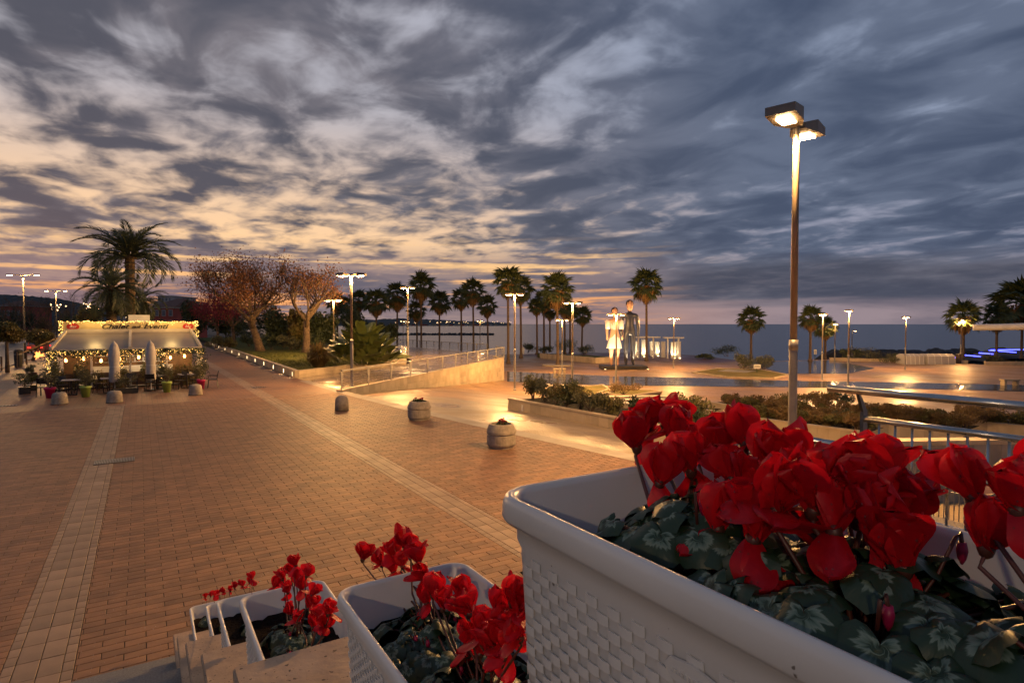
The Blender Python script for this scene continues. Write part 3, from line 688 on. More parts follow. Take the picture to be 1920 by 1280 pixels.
for px, top, base, w, lb in ((47,515,672,500,'nearest double street lamp by the road at far left'),(107,545,652,350,'second double street lamp farther along the road at left')):
    p = G(px, base, 0); d = depth(p); h = D(px, top, d).z
    t = thing('street_lamp', lb, 'street lamp', p, VR, 'street lamps along the road')
    m = MB(); m.lathe([(.12,0),(.10,1),(.055,h)], 10); m.build('pole', M['darkmetal'], t, True)
    for s_ in (-1,1):
        m = MB(); m.tube([(0,0,h-.1),(s_*.5,0,h),(s_*1.15,0,h+.02)], .035, 6); m.build('arm', M['darkmetal'], t)
        m = MB(); m.cb((s_*1.35,0,h-.06), .55, .22, .12); o = m.build('lamp_head', M['galv'], t)
        m = MB(); m.cb((s_*1.35,0,h-.08), .42, .16, .02); m.build('lens', M['lampglow'], o)
    lamp_light('lamp', t, (0,0,h-.3), w*6, WARM, .3, False)

lamp_post('lamp_post', 'lamp post behind the viewer at the left of the stair', (-10.0,-8.0,0), 8.0, .6, heads=(0,PI), watts=1900, r=.08, two=False, ang=165, col=(1,.70,.42))

# ------------------------------------------------------------------ palms
def fan_frond(seed, mat):                              # fan leaf on its stalk, along +x
    g = random.Random(seed); V = []; F = []
    n = 15; R0 = .55
    for k in range(3):                                  # stalk, a flat three-sided bar
        pass
    o = 0; V += [(0,-.03,0),(0,.03,0),(R0,.015,.02),(R0,-.015,.02)]; F.append((0,1,2,3)); o = 4
    for i in range(n):
        a = math.radians(-95 + 190*i/(n-1)) + g.uniform(-.05,.05); l = (.62 - .16*abs(i-(n-1)/2)/((n-1)/2))*g.uniform(.85,1.12)
        dx, dy = math.cos(a), math.sin(a); w = .055; fold = .03
        dr = g.uniform(.10,.26)
        V += [(R0,0,.02),(R0+dx*l*.55-dy*w,dy*l*.55+dx*w,.02-fold),(R0+dx*l*.55+dy*w,dy*l*.55-dx*w,.02-fold),(R0+dx*l*.58,dy*l*.58,.035),(R0+dx*l,dy*l,-dr)]
        F += [(o,o+2,o+3,o),(o,o+3,o+1,o),(o+1,o+3,o+4,o+1),(o+3,o+2,o+4,o+3)]; o += 5
    me = bpy.data.meshes.new('frond'); me.from_pydata(V, [], [tuple(dict.fromkeys(f)) for f in F]); me.materials.append(mat); me.update(); return me
FAN = [fan_frond(i, M['frond']) for i in range(4)]
def fan_palm(label, base, h, cr, seed, lean=0.0, skirt=.35, tr=.19):
    """tall fan palm: trunk, skirt of dead leaves, head of fan leaves. cr = crown radius"""
    g = random.Random(seed); t = thing('fan_palm', label, 'palm tree', base, g.uniform(0,6.28), 'fan palms along the seafront')
    zc = h - cr*.92; lx = lean
    pts = [(lx*(u**2), 0, zc*u) for u in (0,.02,.06,.2,.4,.6,.8,1.0)]
    m = MB(); m.tube(pts, [tr*2.0,tr*1.7,tr*1.2,tr,tr*.95,tr*.9,tr*.85,tr*.9], 9); m.build('trunk', M['palmbark'], t, True)
    # dead leaves hanging round the trunk
    n = 330; gg = np.random.default_rng(seed); sl = cr*skirt*2.4
    u = gg.random(n); a = gg.uniform(0,2*PI,n); rr = cr*.58*np.sin(np.pi*np.clip(u*.85+.12,0,1))**.7*gg.uniform(.5,1.05,n); z = zc - u*sl + .1*cr
    L_ = cr*gg.uniform(.2,.42,n); w = cr*.045
    V = np.zeros((n,4,3)); ca, sa = np.cos(a), np.sin(a)
    V[:,0] = np.stack([lx+rr*ca-w*sa, rr*sa+w*ca, z],1); V[:,1] = np.stack([lx+rr*ca+w*sa, rr*sa-w*ca, z],1)
    r2 = rr*gg.uniform(.75,1.08,n); V[:,2] = np.stack([lx+r2*ca+w*.4*sa, r2*sa-w*.4*ca, z-L_],1); V[:,3] = np.stack([lx+r2*ca-w*.4*sa, r2*sa+w*.4*ca, z-L_],1)
    o = ob('dead_leaf_skirt', mesh_np('dead_leaf_skirt', V.reshape(-1,3), np.arange(4*n).reshape(-1,4), M['deadfrond']), t); o['kind'] = 'stuff'
    nf = 34
    for i in range(nf):
        f = (i+.5)/nf; el = math.radians(82 - 128*f**.9 + g.uniform(-9,9)); az_ = i*2.399 + g.uniform(-.2,.2)
        ob('frond', FAN[i%4], t, (lx+.08*math.cos(az_), .08*math.sin(az_), zc + .12*cr*(1-f)), (g.uniform(-.5,.5), -el, az_), cr*g.uniform(.82,1.05))
    return t
# px, top, base, level, crown half-width in pixels
PALMS = [(633,552,662,ZL,19),(652,558,662,ZL,16),(674,546,660,ZL,19),(706,543,662,ZL,25),(745,532,659,ZL,25),(782,566,657,ZL,18),(790,514,662,ZL,26),
    (824,548,658,ZL,21),(865,543,661,ZL,19),(888,526,664,ZL,23),(915,555,659,ZL,20),(953,503,681,ZL,28),(977,520,671,ZL,25),(1007,560,664,ZL,16),
    (1020,546,663,ZL,20),(1031,566,660,ZL,17),(1046,515,685,ZL,31),(1059,560,663,ZL,18),(1069,568,662,ZL,17),(1091,577,660,ZL,17),(1212,508,676,ZL,30),
    (1408,578,674,ZL,23),(1519,577,677,ZL,22),(1547,596,674,ZL,20),(1806,567,679,ZL,29),(1868,572,676,ZL,25),(1915,527,672,ZL,48)]
wh = {20:'lone tall fan palm right of the statue',21:'lone fan palm standing by the shore between statue and tall lamp',22:'fan palm just right of the tall lamp post',23:'shorter fan palm lit from below, right of its neighbour',
      24:'fan palm lit by the lamp beside it at right',25:'lit fan palm second from the right edge',26:'large fan palm cut by the right edge',16:'big fan palm with wide base nearest the bench',11:'very tall fan palm just right of the ramp wall'}
for i, (px, top, base, z, cw) in enumerate(PALMS):
    p = G(px, base, z); d = depth(p); h = D(px, top, d).z - z
    fan_palm(wh.get(i, f'fan palm, {ORD[i]} from the left in the seafront row'), p, h, cw*d/FPX*1.08, 100+i, rnd.uniform(-.25,.25), .34 if i not in (26,) else .25)
def date_frond(seed, curve):
    g = random.Random(seed); V = []; F = []; pts = []; p = Vector((0,0,0)); ang = 0.0; ns = 9
    for i in range(ns+1):
        pts.append(p.copy()); p = p + Vector((math.cos(ang),0,math.sin(ang)))*(1/ns); ang -= curve/ns*(1+i*.12)
    mb = MB(); mb.tube(pts, [.02-.0018*i for i in range(ns+1)], 4)
    nl = 34
    for i in range(nl):
        u = .16 + .84*i/(nl-1); f = u*ns; k = min(int(f), ns-1); b = pts[k].lerp(pts[k+1], f-k); tg = (pts[k+1]-pts[k]).normalized()
        l = .25*math.sin(PI*min(1,.25+u*.72))**.8*g.uniform(.85,1.1); nm = Vector((-tg.z,0,tg.x))
        for s_ in (-1,1):
            dr = tg*.62 + Vector((0,s_*.75,0)) + nm*g.uniform(.05,.35) ; dr.normalize(); tip = b + dr*l + Vector((0,0,-.09*l-.03*u)); mid = b + dr*l*.45; wv = tg*.015
            mb.add([b-wv*.5, mid-wv, tip, mid+wv], [(0,1,2,3)])
    return mb.mesh('frond', M['datefrond'])
DF = [date_frond(i, c) for i, c in enumerate((.75,1.1,1.5,2.0))]
def date_palm(label, px, dep, cpy, basez, R_, seed, n=44, tr=.28, lo=-35, hi=86, squash=1.0):
    g = random.Random(seed); c = D(px, cpy, dep); zc = c.z - basez; t = thing('date_palm', label, 'palm tree', (c.x,c.y,basez), 0, 'date palms behind the kiosk')
    prof = []; z = 0.0; k = 0
    while z < zc: prof += [(tr*(1.0 if k%2 else 1.1),z)]; z += .14; k += 1
    prof += [(tr*1.5,zc-.5),(tr*1.8,zc-.1),(tr*.8,zc+.25)]; prof.sort(key=lambda p_: p_[1])
    m = MB(); m.lathe(prof, 11, (0,0,0), .14); m.build('trunk', M['palmbark'], t)
    for i in range(n):
        f = (i+.5)/n; el = math.radians(hi - (hi-lo)*f + g.uniform(-7,7)); az_ = i*2.399 + g.uniform(-.25,.25)
        ob('frond', DF[min(3,int(f*3.2 + g.random()*.9))], t, (.12*math.cos(az_),.12*math.sin(az_),zc), (g.uniform(-.35,.35), -el, az_), R_*g.uniform(.85,1.08)*(1 if f > .2 else .8))
    return t
date_palm('tallest date palm behind the kiosk, feathery crown against the sky', 243, 52, 483, 0, 4.7, 1, 36, .36, 2, 86)
date_palm('shorter date palm with drooping fronds left of the tall one', 208, 47, 541, 0, 3.0, 2, 40, .33, -50, 80)
date_palm('low dark date palm right of the tall one behind the kiosk', 263, 56, 563, 0, 2.7, 3, 38, .33, -60, 75)

# ------------------------------------------------------------------ broad-leaved trees and shrubs
def grow(mb, tips, p, d, l, r, lev, g, spread, up, minr=.008):
    pts = [p]; dd = d.normalized(); q = p
    for i in range(3):
        dd = (dd + Vector((g.uniform(-1,1),g.uniform(-1,1),g.uniform(-.6,1)*up))*.16).normalized(); q = q + dd*(l/3); pts.append(q)
    mb.tube(pts, [r, r*.86, r*.74, r*.62], 6 if lev > 2 else (5 if lev > 1 else 3), lev > 3)
    if lev <= 2: tips.append((pts[2], dd)); tips.append((pts[3], dd))
    if lev == 0: return
    for k in range(g.choice((2,3,3)) if lev > 1 else 3):
        nd = (dd + Vector((g.uniform(-1,1),g.uniform(-1,1),g.uniform(-.4,.9)*up))*spread).normalized()
        grow(mb, tips, pts[3] if k < 2 else pts[2], nd, l*g.uniform(.62,.85), max(minr, r*.6), lev-1, g, spread, up, minr)
def tree(name, label, base, h, trunk_dir, tr, leafm, nleaf, lsize, seed, lev=5, spread=.8, up=.6, barkm='bark', cl=.45, group=None, trunk_f=.32):
    g = random.Random(seed); t = thing(name, label, 'tree', base, 0, group); mb = MB(); tips = []
    td = Vector(trunk_dir).normalized(); p1 = td*h*trunk_f
    tk = MB(); tk.tube([(0,0,-.1), td*h*trunk_f*.15, td*h*trunk_f*.5 + Vector((.05,0,0)), p1], [tr*1.5,tr*1.1,tr*.95,tr*.85], 10); tk.build('trunk', M[barkm], t, True)
    for k in range(4):
        a = k*1.57 + g.uniform(-.4,.4); grow(mb, tips, p1 - td*.08*h*(k%2), Vector((math.cos(a)*spread, math.sin(a)*spread, .75*up+.25)) + td*.5, h*.24, tr*.62, lev-1, g, spread, up)
    mb.build('branches', M[barkm], t, True)
    if nleaf:
        gg = np.random.default_rng(seed); T = np.array([tuple(p) for p, _ in tips]); idx = gg.integers(0, len(T), nleaf)
        cen = T[idx] + gg.normal(0, cl*h*.06, (nleaf,3)); V, F = cards(cen, lsize, .6, 0, seed)
        o = ob('crown', mesh_np('crown', V, F, M[leafm]), t); o['kind'] = 'stuff'
    return t
def bush(name, label, base, rx, ry, h, leafm, n, lsize, seed, aspect=.5, cat='shrub', group=None, clumps=9, up=.3, stems=True):
    g = random.Random(seed); t = thing(name, label, cat, base, g.uniform(0,6.28), group); ells = []
    for i in range(clumps):
        a = g.uniform(0,6.28); r = math.sqrt(g.random())*.62; zz = h*g.uniform(.25,.72); ells.append((rx*r*math.cos(a), ry*r*math.sin(a), zz, rx*g.uniform(.3,.5), ry*g.uniform(.3,.5), h*g.uniform(.2,.32)))
    P_ = blob_pts(n, ells, seed, .35); P_[:,2] = np.maximum(P_[:,2], .03); V, F = cards(P_, lsize, aspect, up, seed)
    o = ob('foliage', mesh_np('foliage', V, F, M[leafm]), t); o['kind'] = 'stuff'
    if stems:
        m = MB()
        for i in range(6):
            e = ells[i % len(ells)]; m.tube([(g.uniform(-.1,.1)*rx,g.uniform(-.1,.1)*ry,-.05),(e[0]*.5,e[1]*.5,e[2]*.5),(e[0],e[1],e[2])], [.03,.02,.01], 4, False)
        m.build('stem', M['bark'], t)
    return t
def gp(px, py, z=GZ): return G(px, py, z)
# the two old trees on the lawn
p = gp(488,657); d = depth(p); sc_ = d/FPX
tree('autumn_tree', 'leaning tree with rust-brown leaves on the lawn', p, 10.8, (-.30,-.05,1), .42, 'leafrust', 12000, .20, 11, 6, 1.0, .45, cl=1.1)
p = gp(574,660); tree('bare_tree', 'gnarled half-bare tree with forked trunk right of the leaning tree', p, 9.2, (.02,0,1), .36, 'leafrust', 3500, .2, 5, 6, .9, .6, cl=.8, trunk_f=.36)
p = gp(440,648); tree('autumn_tree', 'low tree with dark pink leaves beside the walkway', p, 8.2, (-.1,0,1), .22, 'leafpink', 6500, .2, 23, 5, .95, .35, cl=1.3)
p = gp(408,642); tree('autumn_tree', 'small red-leaved tree at the far end of the walkway', p, 7.6, (0,0,1), .2, 'leafpink', 4500, .22, 29, 5, .95, .4, cl=1.3)
# evergreen masses behind
for i, (px, py, dep, rw, rh, mt, lb) in enumerate(((372,600,120,34,44,'leafdark','dark evergreen tree behind the pink-leaved trees at left'),(425,612,105,48,36,'leafdark','dark evergreen mass low behind the leaning tree'),(520,612,84,44,44,'leafdark','dark evergreen tree between the two lawn trees'),
        (600,612,80,40,34,'leafdark','dark evergreen tree right of the half-bare tree'),(480,610,130,70,48,'leafdark','broad dark evergreen tree far behind the lawn'),(660,600,110,48,34,'leafdark','dark tree mass behind the big-leaved plant'),(555,598,72,26,26,'leafhedge','olive-leaved tree lit behind the half-bare trunk'),
        (720,622,100,30,20,'leafdark','low dark thicket right of the big-leaved plant'))):
    c = D(px, py, dep); r = rw*dep/FPX; h = (rh*dep/FPX)*1.0 + c.z - GZ
    bush('evergreen_tree', lb, (c.x,c.y,GZ), r, r*.7, h, mt, 4200, .42, 40+i, .55, 'tree', 'evergreen trees behind the lawn', 14)
# clipped shrubs on the lawn
for i, (px, py, r, h, mt, lb) in enumerate(((405,650,1.6,1.5,'leafolive','low olive shrub at the far left of the lawn'),(428,650,1.3,1.3,'leafhedge','small spiky shrub left of the pink tree trunk'),(510,652,1.7,2.0,'leafdark','dark round shrub right of the leaning trunk'),(545,653,1.7,1.9,'leafolive','grey-green round shrub left of the forked trunk'),
        (592,653,1.7,2.3,'leafdark','dark round shrub right of the forked trunk'),(532,648,1.5,1.6,'leafdark','dark low shrub behind the grey-green one'),(466,646,1.4,1.6,'leafdark','dark shrub between the pink tree and leaning tree'))):
    p = gp(px,py+3); bush('round_shrub', lb, p, r, r, h*1.15, mt, 1600, .17, 60+i, .5, 'shrub', 'shrubs on the lawn', 8)
# ornamental grass tuft
def tuft(name, label, p, r, h, n, seed, mat, w=.03):
    g = np.random.default_rng(seed); a = g.uniform(0,2*PI,n); r0 = r*.22*np.sqrt(g.random(n)); out = r*g.uniform(.25,1.05,n); hh = h*g.uniform(.6,1.05,n)*(1-.4*(out/r)**2); V = np.zeros((n,6,3)); ca, sa = np.cos(a), np.sin(a)
    for j, (f, zf, ww) in enumerate(((0,0,1),(.42,.72,.9),(1,1,.15))):
        rr = r0+out*f; z = hh*zf*(1-(.42*(out/r) if j == 2 else 0))
        V[:,2*j] = np.stack([rr*ca-w*ww*sa, rr*sa+w*ww*ca, z],1); V[:,2*j+1] = np.stack([rr*ca+w*ww*sa, rr*sa-w*ww*ca, z],1)
    i0 = np.arange(n)[:,None]*6; F = np.concatenate([i0+np.array([0,1,3,2]), i0+np.array([2,3,5,4])])
    t = thing(name, label, 'grass tuft' if 'grass' in name else 'plant', p)
    o = ob('blades', mesh_np('blades', V.reshape(-1,3), F, M[mat]), t); o['kind'] = 'stuff'; return t
p = gp(597,688); tf = tuft('ornamental_grass', 'dry fountain-shaped grass tuft at the front of the lawn', p, 1.75, 2.2, 520, 3, 'leafdry', .014)
tg_ = tuft('ornamental_grass', 'dry', p, 1.5, 2.1, 420, 4, 'leafhedge', .014); ch_ = tg_.children[0]; ch_.parent = tf; ch_.name = 'green_blades'; bpy.data.objects.remove(tg_)
# giant bird-of-paradise clump
def paddle(seed):
    g = random.Random(seed); m = MB(); n = 7; L_ = 1.0; vs = []; 
    for i in range(n):
        u = i/(n-1); w = .25*math.sin(PI*min(1,.06+u*.93))**.6; x = .10*u + .28*u**2.2; z = u*L_*.98 - .16*u**3
        vs += [(x,-w,z+.03*w),(x-.02,0,z-.0),(x,w,z+.03*w)]
    m.add(vs, [(i*3+j, i*3+j+1, i*3+j+4, i*3+j+3) for i in range(n-1) for j in (0,1)]); return m.mesh('leaf', M['banana'], True)
PAD = [paddle(i) for i in range(2)]
p = gp(684,683); t = thing('bird_of_paradise_plant', 'large clump of broad paddle leaves beside the lamp post', 'plant', p); g = random.Random(4)
for i in range(230):
    a = g.uniform(0,6.28); f = math.sqrt(g.random()); r = 2.3*f; l = g.uniform(.85,1.5); zb = max(.0, (3.0 - 2.3*f**1.5)*g.uniform(.15,1.0)); tilt = .05 + .6*f + g.uniform(-.15,.25)
    ob('leaf', PAD[i%2], t, (r*math.cos(a), r*math.sin(a), zb), (0, tilt, a + g.uniform(-.5,.5)), l)
    if i < 60: m = MB(); m.tube([(r*.35*math.cos(a),r*.35*math.sin(a),0),(r*.8*math.cos(a),r*.8*math.sin(a),zb*.6),(r*math.cos(a),r*math.sin(a),zb)], [.035,.03,.02], 5, False); m.build('stalk', M['banana'], t)
# shrubs in the terraced beds
def bed_row(Wp, label, n, h, mt, seed, deep=2.0, lsz=.13, rr=.62, z=None):
    g = random.Random(seed); Pq = []; tot = sum((b-a).length for a, b in zip(Wp, Wp[1:])); k = 0
    for a, b in zip(Wp, Wp[1:]):
        d = (b-a); L2 = d.length; d.normalize(); nr = Vector((d.y,-d.x,0)); c = max(2, int(n*L2/tot))
        for i in range(c):
            p = a + d*(L2*(i+.5)/c + g.uniform(-.2,.2)) - nr*(.45+g.random()*.9); p.z -= .06
            mm = mt[k % len(mt)]; hh = h*g.uniform(.7,1.25); Pq.append(p)
            bush('bed_shrub', f'shrub {label}, {ORD[k]} from the left', p, rr*g.uniform(.9,1.3), rr*g.uniform(.8,1.1), hh, mm, 900, lsz, seed*31+k, .42, 'shrub', 'shrubs in the terraced beds', 8, .8); k += 1
bed_row(W1, 'in the bed nearest the plaza edge', 13, 1.05, ['leafhedge','leafolive','leafhedge','leafdark'], 1, lsz=.13, rr=.75)
bed_row(W2, 'in the second bed behind the red flowers', 10, .75, ['leafdry','leafhedge','leafdry'], 2)
bed_row(W3, 'in the bed left of the tall lamp post', 14, .55, ['leafdry','leafhedge'], 3, rr=.5)
bed_row(W4, 'in the bed behind the balusters', 13, .75, ['leafdry','leafdry','leafhedge'], 4)
bed_row(W5, 'in the bed at the right edge', 9, .6, ['leafdry','leafhedge'], 5)
for i, (px, py, z, r, h, mt, lb) in enumerate(((1170,738,-1.9,1.5,.9,'leafdry','rounded dry shrub by the grass wedge'),(1480,760,-1.6,1.6,.9,'leafhedge','green shrub behind the tall lamp pole'),(1540,760,-1.6,1.2,.9,'leafdry','dry shrub right of the tall lamp pole'),
        (1575,757,-1.6,.9,.9,'leafdark','dark green rounded shrub left of the handrail end'),(1395,693,ZL,1.7,2.2,'leafolive','left of two small palm shrubs in the planted island'),(1432,694,ZL,1.6,2.1,'leafolive','right of two small palm shrubs in the planted island'),
        (1362,668,ZL,3.0,2.3,'leafdark','dark shore shrub left of the lone palm'),(1625,676,ZL,3.2,2.4,'leafolive','broad low shrub by the shore left of the stalls'),(1595,675,ZL,2.0,2.0,'leafdark','small dark shrub by the shore beside the broad one'),(1675,680,ZL,2.4,1.5,'leafolive','flat shrub at the left end of the stalls'),
        (1862,679,ZL,1.9,1.3,'leafolive','low spiky shrub in the kerbed bed at right'),(1020,663,ZL,2.2,1.8,'leafdark','dark shrub among the palms left'),(990,661,ZL,1.8,2.2,'leafdark','dark shrub by the white block left'),(1060,664,ZL,2.6,3.2,'leafdark','tall dark shrub behind the bench'),
        (1095,664,ZL,2.4,2.0,'leafdark','dark shrub right of the last seafront palm'),(1845,790,-1.0,1.2,.8,'leafdry','dry shrub behind the right handrail post'),(1322,673,ZL,2.0,.9,'leafdark','low hedge lump left by the pillars'),(1425,664,ZL,.1,.1,'leafdark','tiny tuft'))[:17]):
    bush('shrub', lb, G(px,py,z), r, r, h, mt, 1500, .2 if py < 700 else .13, 90+i, .4, 'shrub', None, 9, .6)

for i in range(16):
    px = 1425 + i*14 + rnd.uniform(-4,4); py = 768 + (i%4)*6 + (px-1425)*.06
    bush('bed_shrub', f'dry low shrub on the slope round the tall lamp pole, {ORD[i]} from the left', G(px,py,-1.35), rnd.uniform(.7,1.1), rnd.uniform(.6,.9), rnd.uniform(.6,.95), ('leafdry','leafhedge','leafdry','leafolive')[i%4], 900, .13, 700+i, .42, 'shrub', 'shrubs on the slope', 8, .8)

# ------------------------------------------------------------------ kiosk with glazed front, awning, sign and strings of lights
def text_mesh(name, s, size, ext, mat, shear=0.0, sx=1.0, bold=0.0):
    cu = bpy.data.curves.new(name, 'FONT'); cu.body = s; cu.size = size; cu.extrude = ext; cu.shear = shear; cu.offset = bold
    cu.align_x = 'CENTER'; cu.align_y = 'CENTER'; cu.resolution_u = 3
    o = bpy.data.objects.new(name, cu); C.objects.link(o); dg = bpy.context.evaluated_depsgraph_get()
    me = bpy.data.meshes.new_from_object(o.evaluated_get(dg)); C.objects.unlink(o); bpy.data.objects.remove(o); me.materials.clear(); me.materials.append(mat)
    me.name = name; me.transform(Matrix.Diagonal((sx,1,1,1))); return me
KX0, KX1, KY, KB = -3.95, 2.95, 38.5, 47.0
kiosk = thing('kiosk', 'small glazed kiosk bar wrapped in strings of golden lights', 'kiosk', (0,KY,0))
Mk = material('kiosk_cream', (.62,.54,.42),(.54,.47,.36), 2, .5); Mfab = material('awning_sheet', (.24,.20,.17),(.18,.15,.13), .8, .36, rvar=.08)
m = MB(); m.bx(KX0+.3,KX1-.3,2.6,KB-KY,0,2.9); m.build('back_room', material('back_room_wall', (.20,.11,.05),(.12,.07,.035),2.5,.7), kiosk)
m = MB(); m.bx(KX0,KX1,.02,KB-KY,.004,.08); m.build('deck', M['darkmetal'], kiosk)
for i in range(5):                                     # glazed front: posts, panes
    x = KX0 + (KX1-KX0)*i/4; m = MB(); m.bx(x-.05,x+.05,0,.1,.081,2.1); m.build('post', M['white'], kiosk)
    if i < 4:
        x2 = KX0 + (KX1-KX0)*(i+1)/4
        gl = MB(); gl.bx(x+.055,x2-.055,.04,.055,.12,.85); gl.build('lower_panel', material('lower_panel_wood%d'%i, (.16,.10,.06),(.10,.065,.04),4,.6), kiosk)
for sy_ in (KX0, KX1):
    for yy in (1.3, 2.5): m = MB(); m.bx(sy_-.05,sy_+.05,yy,yy+.1,.081,2.3); m.build('post', M['white'], kiosk)
# sloping awning between side arms
AZ0, AZ1, AY1 = 2.12, 2.98, 2.9
m = MB(); m.add([(KX0+.1,-.05,AZ0),(KX1-.1,-.05,AZ0),(KX1-.35,AY1,AZ1),(KX0+.45,AY1,AZ1),(KX0+.1,-.05,AZ0-.02),(KX1-.1,-.05,AZ0-.02),(KX1-.35,AY1,AZ1-.02),(KX0+.45,AY1,AZ1-.02)],
    [(0,1,2,3),(7,6,5,4),(0,4,5,1),(1,5,6,2),(2,6,7,3),(3,7,4,0)]); m.build('awning', Mfab, kiosk)
for xa, xb in ((KX0+.02,KX0+.42),(KX1-.02,KX1-.30),((KX0+KX1)/2,(KX0+KX1)/2)):
    m = MB(); m.beam((xa,-.12,AZ0+.04),(xb,AY1,AZ1+.06), .12, .14); m.build('awning_arm', Mk, kiosk)
m = MB(); m.bx(KX0,KX1,-.16,-.04,AZ0-.10,AZ0+.02); m.build('front_rail', Mk, kiosk)
m = MB(); m.bx(KX0+.35,KX1-.25,AY1+.02,AY1+.22,AZ1-.04,AZ1+.18); m.build('awning_box', Mk, kiosk)
# small side awning on the left
m = MB(); m.add([(KX0-1.3,.6,1.95),(KX0+.2,1.2,2.75),(KX0+.2,4.5,2.75),(KX0-1.3,4.5,1.95),(KX0-1.3,.6,1.92),(KX0+.2,1.2,2.72),(KX0+.2,4.5,2.72),(KX0-1.3,4.5,1.92)], [(0,1,2,3),(7,6,5,4),(0,4,5,1),(1,5,6,2),(2,6,7,3),(3,7,4,0)]); m.build('side_awning', material('side_awning_cloth', (.45,.30,.16),(.35,.23,.12),3,.8), kiosk)
# sign board
sl, sr = AX, None
SYk = AY1 + .35; yk = KY + SYk
def x_at(px, y):                                       # x on the plane y = const
    a, fw, up = _ray(px, 607); dx = fw*math.sin(YAW)+a*math.cos(YAW); dy = fw*math.cos(YAW)-a*math.sin(YAW); return dx/dy*y
SX0, SX1 = x_at(116,yk), x_at(367,yk); SZ0, SZ1 = 3.06, 3.58
m = MB(); m.bx(SX0,SX1,SYk,SYk+.16,SZ0,SZ1); board = m.build('sign_board', material('sign_cream', (.55,.44,.22),(.48,.38,.19),3,.5), kiosk)
cx_ = (SX0+SX1)/2 + .15
ob('sign_lettering', text_mesh('sign_lettering', 'Chalet', .40, .006, M['black'], .35, 1.25, .008), board, (cx_-1.02, SYk-.012, SZ0+.235), (PI/2,0,0))
ob('sign_lettering', text_mesh('sign_lettering', 'degli', .22, .006, M['black'], .35, 1.1, .004), board, (cx_+.02, SYk-.012, SZ0+.215), (PI/2,0,0))
ob('sign_lettering', text_mesh('sign_lettering', 'Eventi', .40, .006, M['black'], .35, 1.25, .008), board, (cx_+1.02, SYk-.012, SZ0+.235), (PI/2,0,0))
Mred = material('logo_red', (.50,.03,.02),(.40,.025,.02),3,.4)
for xx in (SX0+.5, SX1-.42):
    m = MB(); m.lathe([(.3,0),(.3,.012)], 24); o = m.build('round_logo', Mred, board); o.location = (xx,SYk-.002,SZ0+.24); o.rotation_euler = (PI/2,0,0); o.scale = (1,.62,1)
    ob('logo_lettering', text_mesh('logo_lettering', 'Bar', .2, .004, M['fairy'] if False else M['white'], .2, 1.2), board, (xx,SYk-.02,SZ0+.24), (PI/2,0,0))
m = MB(); m.bx(SX0+.2,SX1-.2,SYk+.2,KB-KY,2.9,3.3); m.build('roof', M['paleface'], kiosk)
# strings of lights: hundreds of tiny bulbs
def bulbs(name, pts, r, mat, parent):
    m = MB()
    for p in pts: s_ = r*rnd.uniform(.6,1.3); m.add([(p[0]+s_,p[1],p[2]),(p[0],p[1]+s_,p[2]),(p[0]-s_,p[1],p[2]),(p[0],p[1]-s_,p[2]),(p[0],p[1],p[2]+s_),(p[0],p[1],p[2]-s_)], [(0,1,4),(1,2,4),(2,3,4),(3,0,4),(1,0,5),(2,1,5),(3,2,5),(0,3,5)])
    o = m.build(name, mat, parent); o['kind'] = 'stuff'; return o
pts = []
for i in range(210):
    x = SX0-.1 + (SX1-SX0+.2)*rnd.random(); ph = .5+.5*math.sin(x*5.3)+.3*math.sin(x*13)
    pts.append((x, SYk-.04-rnd.random()*.05, SZ1+.03 - abs(rnd.gauss(0,1))*.13*ph))
for i in range(50): pts.append((SX0-.06+rnd.uniform(-.1,.1), SYk-.05, SZ0-.3+rnd.random()*.9)); pts.append((SX1+.04+rnd.uniform(-.1,.12), SYk-.05, SZ0-.4+rnd.random()*1.0))
bulbs('fairy_lights', pts, .017, M['fairy'], kiosk)
gpts = []; pts = []
for i in range(360):                                   # garland along the front rail and down the posts
    x = KX0-.1 + (KX1-KX0+.2)*rnd.random(); z = AZ0-.06 - abs(rnd.gauss(0,.14)); pts.append((x,-.2-rnd.random()*.12,z))
for i in range(240):
    x = rnd.choice((KX0,KX0,KX1,(KX0+KX1)/2-.4,KX0+1.2,KX0+4.9)) + rnd.gauss(0,.12); pts.append((x,-.2-rnd.random()*.1, .4+rnd.random()*1.65))
bulbs('fairy_lights', pts, .015, M['fairy'], kiosk)
n = 2600; gx = KX0-.15 + (KX1-KX0+.3)*rng.random(n); gzz = AZ0-.04 - np.abs(rng.normal(0,.17,n)); P_ = np.stack([gx, -.16-.18*rng.random(n), gzz],1)
n2_ = 2600; px_ = rng.choice([KX0,KX0+.2,KX1,KX1-.3,-.9,-2.6,.95], n2_) + rng.normal(0,.17,n2_); P2 = np.stack([px_, -.14-.2*rng.random(n2_), .3+1.8*rng.random(n2_)],1)
V, F = cards(np.concatenate([P_,P2]), .11, .4, 0, 3); o = ob('garland', mesh_np('garland', V, F, M['leafdark']), kiosk); o['kind'] = 'stuff'
